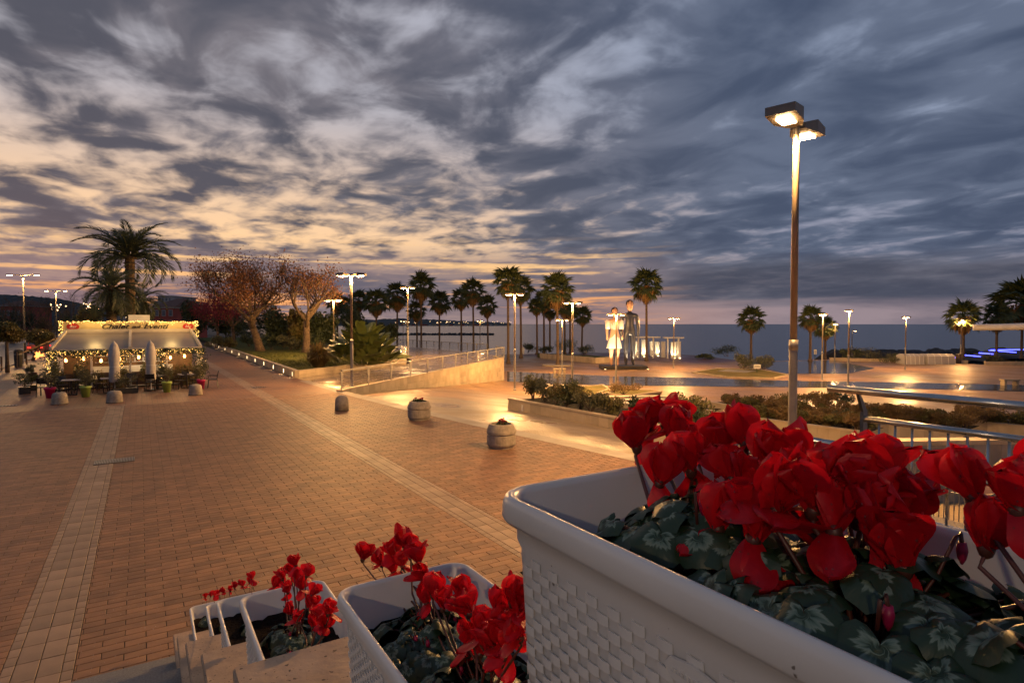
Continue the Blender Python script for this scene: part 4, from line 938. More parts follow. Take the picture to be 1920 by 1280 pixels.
# hanging bulbs and a bright bar inside
for i, x in enumerate((-3.3,-2.55,-1.8,-.95,-.1,.6,1.4,2.1)):
    m = MB(); m.lathe([(.02,.12),(.05,.08),(.065,0),(.045,-.06),(.01,-.08)], 8); o = m.build('hanging_bulb', M['bulbglow'], kiosk, True); o.location = (x,-.12,1.55+.08*math.sin(i*2.1))
    m = MB(); m.tube([(0,0,.1),(0,0,.55)], .006, 4); m.build('cord', M['black'], o)
m = MB(); m.bx(-2.4,1.6,2.2,2.55,.081,1.05); m.build('bar_counter', M['white'], kiosk)
for i in range(3):
    m = MB(); m.bx(-2.2,1.5,2.5,2.58,1.25+.35*i,1.28+.35*i); m.build('shelf', M['white'], kiosk)
for i in range(34):
    m = MB(); m.lathe([(.035,0),(.035,.16),(.012,.2),(.012,.26)], 6); o = m.build('bottle', (M['leafrust'],M['leafpink'],M['paleface'],M['leafhedge'])[i%4], kiosk); o.location = (-2.1+.1*i, 2.48, 1.285+.35*(i%2))
for x, w in ((-2.6,60),(0,90),(1.9,60)): lamp_light('inside_lamp', kiosk, (x,1.4,1.9), w*.7, (1,.60,.26), .15, False)
lamp_light('bar_lamp', kiosk, (.5,2.0,1.9), 18, (.75,1,.95), .1, False)
lamp_light('sign_lamp', kiosk, (-2.2,SYk-.8,SZ1+.5), 80, (1,.62,.2), .3, False); lamp_light('sign_lamp', kiosk, (1.6,SYk-.8,SZ1+.5), 80, (1,.62,.2), .3, False)
m = MB(); m.bx(-.6,.5,4.0,4.2,3.3,4.0); m.build('menu_board', M['white'], kiosk); 
# orange star lantern at the left corner
t = thing('star_lantern', 'orange lit lantern at the left corner of the kiosk', 'lantern', (KX0-.45,KY-.1,1.85))
m = MB()
for i in range(14):
    d = Vector((rnd.gauss(0,1),rnd.gauss(0,1),rnd.gauss(0,1))).normalized(); m.tube([(0,0,0), d*.24], [.07,.008], 4)
m.build('star', emit('star_glow',(1,.35,.08),2.5), t)
m = MB(); m.tube([(0,0,.1),(.15,.05,.35)], .008, 4); m.build('cord', M['black'], t)
# closed parasols
for k, px in enumerate((215.5,283.5)):
    p = G(px, (737,732)[k], 0); t = thing('closed_parasol', f'closed white parasol before the kiosk, {("left","right")[k]} of the two', 'parasol', (p.x,p.y,0), 0, 'closed parasols'); g = random.Random(k)
    m = MB(); m.lathe([(.25,.004),(.25,.05),(.03,.07)], 14); m.build('base', M['darkmetal'], t); m = MB(); m.lathe([(.025,.06),(.025,2.5),(.01,2.62)], 8); m.build('pole', M['white'], t)
    m = MB(); n = 20; vs = []
    prof = [(.17,.55),(.21,.62),(.20,1.1),(.19,1.35),(.22,1.7),(.20,2.1),(.14,2.42),(.03,2.58)]
    for r, z in prof:
        for i in range(n): f = 1 + (.16 if i%2 else -.1)*(z < 2.5); a = 2*PI*i/n + z*.5; vs.append((r*f*math.cos(a), r*f*math.sin(a), z))
    m.add(vs, [(j*n+i, j*n+(i+1)%n, (j+1)*n+(i+1)%n, (j+1)*n+i) for j in range(len(prof)-1) for i in range(n)]); m.build('furled_canopy', material('parasol_cloth%d'%k, (.62,.58,.52),(.5,.46,.42),5,.8), t, True)
    m = MB(); m.lathe([(.215,1.30),(.22,1.36)], 16); m.build('strap', M['white'], t)
# pots with small olive bushes
def pot(label, px, py, mat, r, h, bh, br, leafm, seed, square=False):
    p = G(px,py,0); t = thing('potted_plant', label, 'potted plant', p, rnd.uniform(-.3,.3), 'potted plants round the kiosk')
    m = MB()
    if square: m.bx(-r,r,-r*.45 if r > .5 else -r,r*.45 if r > .5 else r,0,h)
    else: m.lathe([(r*.62,0),(r*.9,h*.82),(r,h*.83),(r,h),(r*.9,h),(r*.88,h-.04)], 18)
    m.build('pot', mat, t, not square)
    g = random.Random(seed); ells = [(br*g.uniform(-.6,.6)*(1.6 if r > .5 else 1), br*g.uniform(-.6,.6), h+bh*g.uniform(.25,.8), br*.45,br*.45,bh*.25) for i in range(8)]
    V, F = cards(blob_pts(900, ells, seed, .2), .085, .32, .3, seed); o = ob('foliage', mesh_np('foliage', V, F, M[leafm]), t); o['kind'] = 'stuff'
    m = MB()
    for e in ells[:6]: m.tube([(0,0,h*.7),(e[0]*.4,e[1]*.4,h+bh*.3),(e[0],e[1],e[2])], [.015,.01,.006], 4, False)
    m.build('stem', M['bark'], t); return t
Mpink = material('pink_pot', (.55,.012,.11),(.5,.01,.1),3,.4); Mgreen = material('lime_pot', (.36,.50,.10),(.32,.45,.09),3,.45)
pot('bright pink pot with thin shrub at the left of the kiosk tables', 94, 746, Mpink, .24,.50, .95,.42,'leafolive',1)
pot('lime green pot with olive shrub before the left kiosk bay', 161, 744, Mgreen, .24,.52, .95,.45,'leafolive',2)
pot('lime green pot with olive shrub before the right kiosk bay', 313, 735, Mgreen, .24,.54, 1.0,.5,'leafolive',3)
pot('bright pink pot with thin shrub at the right end of the kiosk', 377, 729, Mpink, .22,.50, 1.0,.4,'leafolive',4)
pot('black square pot with palm-like plant at far left of the kiosk', 46, 738, M['black'], .22,.34, .75,.5,'leafdark',5,True)
pot('second black square pot just behind the left one', 59, 732, M['black'], .2,.3, .6,.4,'leafdark',6,True)
pot('brown pot with low plant behind the black pots', 61, 712, M['rooftile'], .24,.45, .5,.4,'leafolive',7)
pot('long black trough with bushy plant before the kiosk centre', 234, 737, M['black'], .52,.26, .85,.42,'leafolive',8,True)
for i, (x, y, h) in enumerate(((-3.5,37.6,1.7),(-2.7,37.8,1.5),(-1.9,37.7,1.3),(-.9,37.8,1.2),(.3,37.9,1.45),(1.2,37.8,1.35),(1.9,37.7,1.5),(2.6,37.7,1.8))):
    bush('kiosk_shrub', f'leafy shrub against the lit kiosk front, {ORD[i]} from the left' if i else 'leafy shrub against the lit kiosk front at its left corner', (x,y,0), .55,.4,h, 'leafhedge', 900, .10, 300+i, .4, 'shrub', 'shrubs along the kiosk front', 7)
# chairs and tables
ch = thing('chair', 'black chair', 'chair', (0,0,0), 0, 'black chairs round the kiosk tables')
m = MB(); m.bx(-.22,.22,-.22,.22,.43,.47); m.build('seat', M['black'], ch)
m = MB(); m.add([(-.21,.20,.62),(.21,.20,.62),(.21,.27,.88),(-.21,.27,.88),(-.21,.225,.62),(.21,.225,.62),(.21,.295,.88),(-.21,.295,.88)], [(0,1,2,3),(7,6,5,4),(0,4,5,1),(1,5,6,2),(2,6,7,3),(3,7,4,0)]); m.build('backrest', M['black'], ch)
for sx_ in (-1,1):
    m = MB(); m.beam((sx_*.2,-.2,.43),(sx_*.22,-.25,0),.035,.035,(0,1,0)); m.build('leg', M['black'], ch)
    m = MB(); m.tube([(sx_*.22,.26,0),(sx_*.2,.2,.44),(sx_*.2,.28,.9)], .018, 5); m.build('leg', M['black'], ch)
    m = MB(); m.tube([(sx_*.23,.23,.64),(sx_*.23,-.2,.66),(sx_*.22,-.22,.45)], .016, 5); m.build('armrest', M['black'], ch)
spots = [(-3.95,35.9,2.9),(-3.3,36.4,.3),(-2.5,36.0,-1.3),(-1.75,36.3,1.2),(-.95,36.2,-1.4),(-.4,36.9,.1),(1.0,36.3,1.5),(1.75,36.2,-1.0),(2.5,36.5,1.2),(3.3,36.0,-1.7),(.4,36.0,3.0)]
for i, (x, y, a) in enumerate(sorted(spots)):
    lb = f'black chair by the kiosk tables, {ORD[i]} from the left'
    if i == 0: ch.location = (x,y,0); ch.rotation_euler = (0,0,a); ch['label'] = lb
    else: copy_tree(ch, (x,y,0), a, lb)
tb = thing('cafe_table', 'small pale cafe table left', 'table', (-2.9,35.9,0), 0, 'cafe tables')
m = MB(); m.bx(-.38,.38,-.36,.36,.71,.745); m.build('table_top', M['paleface'], tb)
m = MB(); m.lathe([(.035,.03),(.035,.71)], 8); m.build('leg', M['black'], tb); m = MB(); m.cb((0,0,0),.5,.5,.03); m.build('foot', M['black'], tb)
tb['label'] = 'small pale cafe table at the left of the kiosk front'
copy_tree(tb, (-1.35,36.0,0), .1, 'small pale cafe table left of the kiosk centre'); copy_tree(tb, (.7,36.6,0), 0, 'small pale cafe table right of the kiosk centre'); copy_tree(tb, (2.1,36.7,0), .2, 'small pale cafe table at the right of the kiosk front')

# ------------------------------------------------------------------ stone bollards and round concrete planters
def bollard(label, px, py, w, h, dome):
    p = G(px,py,0); d = depth(p); t = thing('stone_bollard', label, 'bollard', p, 0, 'stone bollards on the plaza'); r = w*d/FPX/2; h = h*d/FPX
    m = MB()
    prof = [(r,0),(r,.03*h),(r*.94,.5*h),(r*.86,.82*h),(r*.72,.94*h),(r*.45,h),(r*.1,h*1.01)] if not dome else [(r,0),(r*1.0,.5*h),(r*.95,.72*h),(r*.75,.90*h),(r*.45,.98*h),(r*.1,h)]
    m.lathe(prof, 24, (0,0,0), .015); m.build('stone_body', M['concrete'], t, True)
    m = MB(); m.lathe([(r*1.04,.0),(r*1.04,.02)], 24); m.build('foot_ring', M['mortar'], t); return t
bollard('squat stone bollard at left before the kiosk', 112, 757, 27, 22, False)
bollard('squat stone bollard before the kiosk at the stripe end', 215, 754, 27, 22, False)
bollard('squat pale stone bollard beside the right pink pot', 367, 740, 24, 20, False)
bollard('dome-topped stone bollard standing alone on the plaza', 641, 769, 25, 29, True)
def mini_flower(m, p, s, g):
    for k in range(5):
        a = k*1.256 + g.random(); d = Vector((math.cos(a),math.sin(a),g.uniform(.6,1.6))).normalized(); sdir = Vector((-math.sin(a),math.cos(a),0))
        m.add([p, p+d*s*.6+sdir*s*.35, p+d*s, p+d*s*.6-sdir*s*.35], [(0,1,2,3)])
Mpetal0 = material('petal_red_far', (.42,.008,.012),(.30,.006,.01), 8, .5, trans=.25)
def tub(label, px, py, w, seed):
    p = G(px,py,0); d = depth(p); r = w*d/FPX/2; t = thing('concrete_planter', label, 'planter', p, 0, 'round concrete planters'); g = random.Random(seed)
    m = MB(); m.lathe([(r*.86,0),(r*.88,.05),(r*.97,.08),(r,.12),(r*.99,.36),(r*.93,.375),(r*.93,.395),(r*1.02,.41),(r*1.02,.47),(r*.84,.66),(r*.70,.67),(r*.68,.60)], 32, (0,0,0), .008); m.build('planter_body', M['concrete'], t, False)
    m = MB(); m.lathe([(r*.69,.56),(r*.69,.61),(r*.3,.63)], 20); m.build('soil', M['soil'], t)
    V, F = cards(blob_pts(260, [(g.uniform(-.3,.3)*r,g.uniform(-.3,.3)*r,.68,r*.3,r*.3,.06) for i in range(5)], seed, .2), .06, .7, .5, seed); o = ob('leaves', mesh_np('leaves', V, F, M['leafdark']), t); o['kind'] = 'stuff'
    for k in range(9):
        m = MB(); q_ = Vector((g.uniform(-.5,.5)*r, g.uniform(-.5,.5)*r, .70+g.random()*.07)); mini_flower(m, q_, .06, g); m.tube([(q_.x*.8,q_.y*.8,.62),q_], .004, 3, False); m.build('flower', Mpetal0, t)
tub('round concrete planter with a few red flowers, farther one', 786, 786, 43, 1)
tub('round concrete planter with red flowers, nearer one', 940, 838, 55, 2)
# drain grates
def grate(label, px, py, L_, W_, slats, z=.004):
    p = G(px,py,0); t = thing('drain_grate', label, 'drain grate', (p.x,p.y,z)); m = MB()
    m.bx(-L_/2,L_/2,-W_/2,W_/2,0,.004); m.build('frame', M['mortar'], t)
    for i in range(slats):
        x = -L_/2 + L_*(i+.5)/slats; m = MB(); m.bx(x-L_/slats*.3,x+L_/slats*.3,-W_/2+.03,W_/2-.03,.005,.012); m.build('bar', M['galv'], t)
grate('long iron drain grate lying across the left pale stripe', 215, 864, .86, .58, 26)
grate('small dark drain grate at far left on the plaza', 8, 761, .9, .4, 8)
grate('small metal drain cover on the walkway by the garden wall', 485, 726, .7, .35, 6, .006)
m = MB()                                               # fallen leaves
for i in range(260):
    px = rnd.uniform(380,640); y = rnd.uniform(30,70); x = rnd.uniform(3.2,8.1) if rnd.random() < .8 else rnd.uniform(-6,8); z = .008; a = rnd.uniform(0,6.28); s_ = rnd.uniform(.03,.07)
    if rnd.random() < .15: y = rnd.uniform(8,30)
    c, d = math.cos(a)*s_, math.sin(a)*s_; m.add([(x-c,y-d,z),(x+d*.5,y-c*.5,z+.012),(x+c,y+d,z+.002),(x-d*.5,y+c*.5,z+.01)], [(0,1,2,3)])
o = m.build('fallen_leaves', M['leafrust']); o['kind'] = 'stuff'; tag(o, 'brown fallen leaves scattered over the paving', 'leaves')

# ------------------------------------------------------------------ statue: a plain pair of standing figures on a dark plinth
sp_ = G(1163,691,ZL); sd_ = depth(sp_)
st = thing('statue', 'tall painted statue of two standing figures on a low dark plinth', 'statue', sp_, VR)
m = MB(); m.cb((.3,0,0), 5.6, 3.2, .42); m.build('plinth', M['darkmetal'], st)
def figure(name, x, h, lathe_parts, arms, skin_col, parent):
    pass
Mnavy = material('statue_dark_coat', (.018,.020,.032),(.03,.03,.04), 2, .3); Mpale = material('statue_white_dress', (.66,.62,.55),(.56,.52,.46), 1.2, .5); Mskin = material('statue_skin', (.48,.27,.16),(.42,.23,.14), 2, .5); Mhair = material('statue_hair', (.03,.02,.015),(.05,.03,.02), 3, .5)
def skin_body(name, verts, edges, radii, mat, parent, root=0):
    me = bpy.data.meshes.new(name); me.from_pydata(verts, edges, []); me.materials.append(mat); o = ob(name, me, parent)
    md = o.modifiers.new('skin', 'SKIN'); sv = me.skin_vertices[0].data
    for i, r in enumerate(radii): sv[i].radius = r if hasattr(r, '__len__') else (r, r)
    sv[root].use_root = True; o.modifiers.new('sub', 'SUBSURF').levels = 2; o.modifiers['sub'].render_levels = 2
    dg = bpy.context.evaluated_depsgraph_get(); em = bpy.data.meshes.new_from_object(o.evaluated_get(dg)); o.modifiers.clear(); o.data = em
    em.materials.clear(); em.materials.append(mat); em.polygons.foreach_set('use_smooth', [True]*len(em.polygons)); return o
def person(x, H_, bodym, white):
    k = H_/7.6
    V = [(0,0,4.1),(0,0,5.0),(0,0,5.9),(0,0,6.35),(0,-.02,6.6),(-.38,0,3.95),(-.42,-.06,2.1),(-.42,.02,.35),(-.45,-.4,.12),(.38,0,3.95),(.42,-.06,2.1),(.42,.02,.35),(.45,-.4,.12),
         (-.82,0,6.0),(-1.02,.06,4.85),(-1.0,-.12,3.8),(-1.0,-.16,3.4),(.82,0,6.0),(1.02,.06,4.85),(1.0,-.12,3.8),(1.0,-.16,3.4)]
    E_ = [(0,1),(1,2),(2,3),(3,4),(0,5),(5,6),(6,7),(7,8),(0,9),(9,10),(10,11),(11,12),(2,13),(13,14),(14,15),(15,16),(2,17),(17,18),(18,19),(19,20)]
    R_ = [(.58,.42),(.52,.38),(.66,.42),(.24,.24),(.2,.2),(.46,.42),(.32,.32),(.2,.2),(.17,.14),(.46,.42),(.32,.32),(.2,.2),(.17,.14),(.28,.28),(.22,.22),(.17,.17),(.13,.16),(.28,.28),(.22,.22),(.17,.17),(.13,.16)]
    V = [(vx*k+x,vy*k,vz*k+.42) for vx,vy,vz in V]; R_ = [(a*k,b*k) for a,b in R_]
    return skin_body('figure', V, E_, R_, bodym, st), k
b1_, k1 = person(1.15, 8.0, Mnavy, False); b2_, k2 = person(-.75, 7.1, Mskin, True)
for fig, x, k in ((b1_,1.15,k1),(b2_,-.75,k2)):
    m = MB(); m.lathe([(.05,-.62),(.26,-.52),(.38,-.25),(.43,.05),(.40,.32),(.24,.52),(.05,.58)], 16); o = m.build('head', Mskin, fig, True); o.location = (x,-.06*k,7.15*k+.42); o.scale = (k*.95,k*1.05,k*1.1)
    m = MB(); m.lathe([(.40,-.05),(.46,.15),(.43,.40),(.28,.58),(.05,.66)], 16); o2 = m.build('hair', Mhair, fig, True); o2.location = (x,.05*k,7.15*k+.42); o2.scale = (k,k*1.05,k*1.1)
m = MB(); n = 28; vs = []
for z, r in ((2.3,1.02),(2.6,.98),(3.4,.80),(4.1,.62),(4.6,.50),(5.2,.56),(5.9,.60),(6.05,.40)):
    for i in range(n): a = 2*PI*i/n; f = 1 + .07*math.sin(a*7)*max(0,(4.6-z)/2.3); vs.append((r*f*math.cos(a)*k2-.75, r*.72*f*math.sin(a)*k2, z*k2+.42))
m.add(vs, [(j*n+i, j*n+(i+1)%n, (j+1)*n+(i+1)%n, (j+1)*n+i) for j in range(7) for i in range(n)]); m.build('dress', Mpale, b2_, True)
for sx_ in (-1,1):
    m = MB(); m.lathe([(.30,4.9),(.34,5.4),(.36,6.0),(.2,6.2)], 12); o = m.build('sleeve', Mpale, b2_, True); o.scale = (k2,k2,k2); o.location = (-.75+sx_*.92*k2,0,.42)
for x, y in ((-2.3,-2.6),(2.9,-2.6)):
    t = thing('ground_spotlight', f'small ground spotlight at the {"left" if x < 0 else "right"} foot of the statue', 'spotlight', st.location + Vector((x*math.cos(VR)-y*math.sin(VR), x*math.sin(VR)+y*math.cos(VR), 0)))
    m = MB(); m.lathe([(.16,0),(.16,.1),(.13,.12)], 12); m.build('housing', M['darkmetal'], t); m = MB(); m.lathe([(.12,.121),(.12,.13)], 12); m.build('lens', M['wallglow'], t)
    lamp_light('spot', t, (0,0,.25), 2600, (1,.74,.42), .1, True, 70, Vector((-x*math.cos(VR)*.9 + y*math.sin(VR)*1.0, -x*math.sin(VR)*.9 - y*math.cos(VR)*1.0, 4.6)))
# ------------------------------------------------------------------ white pillars with T-shaped slabs by the shore
pil = [(1186,668,638,8),(1194,668,640,8),(1206,668,636,7),(1222,667,640,8),(1232,667,640,7),(1243,669,640,8),(1262,671,641,9),(1272,671,640,7)]
for i, (px, base, top, w) in enumerate(pil):
    p = G(px,base,ZL); d = depth(p); h = D(px,top,d).z - ZL; wd = w*d/FPX
    t = thing('stone_pillar', f'white lit stone pillar by the shore, {ORD[i]} from the left', 'pillar', p, VR, 'white pillars by the shore')
    m = MB(); m.cb((0,0,0), wd, .5, h); m.build('shaft', M['white'], t); m = MB(); m.cb((0,0,0), wd*1.25, .75, .12); m.build('foot', M['paleface'], t)
    if i % 2 == 0: lamp_light('up_light', t, (0,-.9,.15), 420, (1,.74,.40), .08, True, 100, (0,.35,1))
    m = MB(); m.cb((0,-.85,.0), .2, .2, .08); m.build('ground_lamp', M['wallglow'], t)
for i, (px0, px1, py) in enumerate(((1186,1236,632),(1244,1280,633))):
    a = D(px0, py, 98); b = D(px1, py, 98); t = thing('canopy_slab', f'thin white slab resting on the pillars, {"left longer" if i == 0 else "right shorter"} one', 'slab', ((a.x+b.x)/2,(a.y+b.y)/2,ZL), VR)
    L_ = (b-a).length; m = MB(); m.cb((0,0,a.z-ZL-.1), L_, 1.6, .22); m.build('slab', M['white'], t)
    for s_ in (-.28,.28): m = MB(); m.cb((s_*L_,0,0), .22, .22, a.z-ZL-.1); m.build('support', M['white'], t)
for i, (px, py, w, h, lb) in enumerate(((979,663,8,11,'left end of the seafront hedge'),(1098,661,6,11,'right of the last seafront palms'),(1144,662,6,9,'left of the statue'),(1243,670,7,10,'under the white pillars'))):
    p = G(px,py,ZL); d = depth(p); m = MB(); m.cb((0,0,0), w*d/FPX, .6, h*d/FPX); m.cb((0,0,h*d/FPX+.001), w*d/FPX*1.1, .7, .08); o = m.build('stone_block', M['white']); o.location = p; o.rotation_euler = (0,0,VR); tag(o, f'small white stone block at the {lb}' if 'left end' in lb else f'small white stone block {lb}', 'stone block', 'white stone blocks')
# raised round bed, benches
p0 = G(1012,671,ZL); p1 = G(1117,681,ZL); p2 = G(1150,679,ZL)
block_wall('round_bed_wall', 'low pinkish ribbed wall of the raised bed left of the statue', p0, p1, ZL,ZL+.75,ZL,ZL+.75,.3, M['limestone'], .5, .8, .06); block_wall('round_bed_wall', 'short right end of the raised bed wall behind the statue plinth', p1, p2, ZL,ZL+.75,ZL,ZL+.75,.3, M['limestone'], .5, .8, .06)
m = MB(); nn_ = Vector((.45,.9,0)); m.prism([(q_.x,q_.y) for q_ in (p0+nn_*.3,p1+nn_*.3,p2+nn_*.3,p2+nn_*3,p0+nn_*3)], ZL, ZL+.70); struct('raised_bed', m.mesh('raised_bed', M['grass']))
for i, (px, py, w, lb) in enumerate(((1049,699,24,'pale stone bench under the palms beside a lamp post'),(1893,722,30,'pale stone bench at the right edge of the lower plaza'))):
    p = G(px,py,ZL); d = depth(p); wl = w*d/FPX; t = thing('stone_bench', lb, 'bench', p, VR)
    m = MB(); m.cb((0,0,.42), wl, .6, .14); m.build('seat', M['limestone'], t, attr=False)
    for s_ in (-.38,0,.38)[:: 1 if i == 0 else 2]: m = MB(); m.cb((s_*wl,0,0), .22, .5, .42); m.build('leg', M['limestone'], t)
p = G(1045,685,ZL); m = MB(); m.lathe([(2.1,0),(2.1,.14),(1.95,.16)], 24); o = m.build('palm_kerb', M['limestone']); o.location = (p.x,p.y,ZL); tag(o, 'round pale kerb at the foot of the big palm near the bench', 'kerb')
# covered stalls, bin, kerbed bed, sign boards
for i, (x0, x1) in enumerate(((1689,1722),(1729,1780))):
    a = G(x0,682,ZL); b = G(x1,682,ZL); c = (a+b)/2; wl = (b-a).length; d = depth(c); h = 19*d/FPX
    t = thing('covered_stall', f'long low stall under white plastic sheet, {"left smaller" if i == 0 else "right larger"} one', 'stall', c, VR)
    m = MB(); w2 = 1.2
    m.add([(-wl/2,-w2,0),(wl/2,-w2,0),(wl/2,w2,0),(-wl/2,w2,0),(-wl/2*.99,-w2*.9,h*.8),(wl/2*.99,-w2*.9,h*.8),(wl/2*.99,w2*.9,h*.8),(-wl/2*.99,w2*.9,h*.8),(-wl/2*.9,-w2*.5,h),(wl/2*.9,-w2*.5,h),(wl/2*.9,w2*.5,h),(-wl/2*.9,w2*.5,h)],
        [(0,1,5,4),(1,2,6,5),(2,3,7,6),(3,0,4,7),(4,5,9,8),(5,6,10,9),(6,7,11,10),(7,4,8,11),(8,9,10,11)]); m.build('plastic_sheet', M['paleface'], t)
    for s_ in (-.5,-.25,0,.25,.5): m = MB(); m.tube([(s_*wl*.985,-w2-.01,0),(s_*wl*.97,-w2*.91-.01,h*.8),(s_*wl*.9,-w2*.5,h+.01)], .03, 5); m.build('strap', M['white'], t)
p = G(1797,681,ZL); t = thing('litter_bin', 'brown slatted litter bin beside the lit palm', 'bin', p, VR); m = MB(); m.lathe([(.3,0),(.34,.05),(.36,1.25),(.32,1.26)], 12); m.build('bin_body', M['bark'], t); m = MB(); m.lathe([(.38,1.262),(.38,1.34),(.2,1.4)], 12); m.build('lid', M['darkmetal'], t)
a = G(1848,684,ZL); b = G(1925,684,ZL); block_wall('kerb_wall', 'low stone kerb of the bed at the right edge', a, b, ZL,ZL+.42,ZL,ZL+.42,.3, M['limestone'], 1.2, .5, .04)
a = G(1555,675.5,ZL); b = G(1815,681,ZL); block_wall('kerb_wall', 'long low stone kerb along the shore behind the lamps', a, b, ZL,ZL+.38,ZL,ZL+.38,.3, M['limestone'], 2.2, .5, .04)
for px, base, top, w, lb, mt in ((1419,699,683,13,'small white notice board on a green post in the island','white'),(1528,675,655,5,'small square sign on a post at the basin','white')):
    p = G(px,base,ZL); d = depth(p); h = D(px,top,d).z-ZL; wd = w*d/FPX; t = thing('notice_board', lb, 'sign', p, VR)
    m = MB(); m.lathe([(.05,0),(.05,h*.6)], 8); m.build('post', M['leafdark'], t); m = MB(); m.cb((0,-.06,h*.55), wd, .05, h*.45); o = m.build('panel', M['white'], t)
    m = MB(); m.cb((0,-.09,h*.68), wd*.8, .02, h*.05); m.cb((0,-.09,h*.82), wd*.7, .02, h*.05); m.build('printed_line', M['darkmetal'], o)
# blue-lit jetty
a = G(1700,671,-3.2); b = G(1925,664,-3.2); m = MB(); m.beam(a-Vector((0,0,.3)), b-Vector((0,0,.3)), 5, .6); o = m.build('jetty', M['granite']); tag(o, 'low dark jetty edged with blue lights at the right', 'jetty')
for i, (x0,y0,x1,y1) in enumerate(((1722,673.5,1737,673.2),(1782,670.5,1800,670),(1797,664.5,1838,668.2),(1836,661.5,1862,663.5),(1855,656.5,1905,660.5),(1858,656,1925,655))):
    a = D(x0,y0,112+i*2); b = D(x1,y1,112+i*2); m = MB(); m.beam(a, b, .2, .16); o = m.build('blue_light_strip', M['blueglow']); tag(o, f'blue light strip along the jetty, {ORD[i]} from the left', 'light strip', 'blue light strips on the jetty')
    m2 = MB(); m2.beam(a-Vector((0,0,.5)), b-Vector((0,0,.5)), 3.0, .8); o2 = m2.build('jetty_step', M['granite']); tag(o2, f'dark stone step of the jetty under blue strip, {ORD[i]} from the left', 'step', 'jetty steps')
a = D(1850,614,60); b = D(1950,612,60); 
t = thing('white_awning', 'rolled white canopy edge entering at the right border', 'canopy', (b.x,b.y,ZL), VR); m = MB(); va = a - Vector((b.x,b.y,ZL)); vb = b - Vector((b.x,b.y,ZL)); m.tube([va,vb], .33, 10); m.build('rolled_edge', M['white'], t); m = MB(); m.beam(va+Vector((.2,.2,.2)), vb+Vector((.2,1.5,.3)), 1.6, .12); m.build('roof_sheet', M['white'], t); m = MB(); m.tube([vb, (0,0,0)], .08, 8); m.build('post', M['galv'], t)
# ------------------------------------------------------------------ left: road, clipped trees, posts, far buildings and hill
m = MB(); m.add([(-19,30,-.03),(-9.3,45,-.03),(-9.3,260,-.03),(-22,260,-.03),(-26,30,-.03)], [(0,1,2,3,4)]); struct('road', m.mesh('road', M['asphalt']))
m = MB()
for i in range(16): y = 50+i*9; m.add([(-14.1,y,-.022),(-13.95,y,-.022),(-13.95,y+4,-.022),(-14.1,y+4,-.022)], [(0,1,2,3)])
struct('lane_marking', m.mesh('lane_marking', M['white']))
m = MB(); m.bx(-9.32,-9.0,45,150,-.05,.10); struct('kerb', m.mesh('kerb', M['granite']))
def clipped(label, px, base, cpy, rw, rh, seed, lean=0):
    p = G(px,base,0); d = depth(p); c = D(px,cpy,d); r = rw*d/FPX; t = thing('clipped_tree', label, 'tree', p, 0, 'clipped street trees')
    zc = c.z; m = MB(); m.tube([(0,0,-.1),(lean*.5,0,zc*.4),(lean,0,zc)], [.14,.11,.08], 8); m.build('trunk', M['bark'], t, True); g = random.Random(seed)
    ells = [(lean+r*.55*math.cos(i*2.4)*math.sqrt(i/14), r*.55*math.sin(i*2.4)*math.sqrt(i/14), zc+g.uniform(-.3,.35)*rh*d/FPX, r*.5, r*.5, rh*d/FPX*.6) for i in range(14)]
    V, F = cards(blob_pts(5200, ells, seed, .5), .17, .55, .2, seed); o = ob('crown', mesh_np('crown', V, F, M['leafhedge']), t); o['kind'] = 'stuff'
clipped('round clipped street tree cut by the left edge', 14, 698, 622, 30, 24, 1)
clipped('smaller round clipped street tree with leaning trunk beside the road', 61, 676, 632, 28, 18, 2, .5)
for i, (px, base, h) in enumerate(((3,695,26),(14,692,24),(32,690,30),(50,684,22),(75,672,22),(82,669,22),(92,664,20))):
    p = G(px,base,0); d = depth(p); hh = h*d/FPX; m = MB(); m.lathe([(.06,0),(.06,hh),(.03,hh+.04)], 8); o = m.build('wooden_post', M['bark']); o.location = p; tag(o, f'wooden post along the road, {ORD[i]} from the left', 'post', 'posts along the road')
p = G(35,688,0); t = thing('litter_bin', 'dark round-topped litter bin by the road at left', 'bin', p); m = MB(); m.lathe([(.26,0),(.3,1.1),(.3,1.3),(.2,1.42)], 14); m.build('bin_body', M['darkmetal'], t); m = MB(); m.lathe([(.31,1.0),(.31,1.06)], 14); m.build('band', M['galv'], t)
p = G(45,685,0); d = depth(p); t = thing('road_sign', 'white square road sign on a thin post at left', 'sign', p, VR); h = D(45,630,d).z; m = MB(); m.lathe([(.03,0),(.03,h)], 8); m.build('post', M['galv'], t); m = MB(); m.cb((0,-.05,h-.55), .42, .03, .5); o = m.build('panel', M['white'], t); m = MB(); m.cb((.0,-.075,h-.42), .1, .01, .24); m.cb((.02,-.075,h-.16), .08, .01, .08); m.build('walking_symbol', M['black'], o)
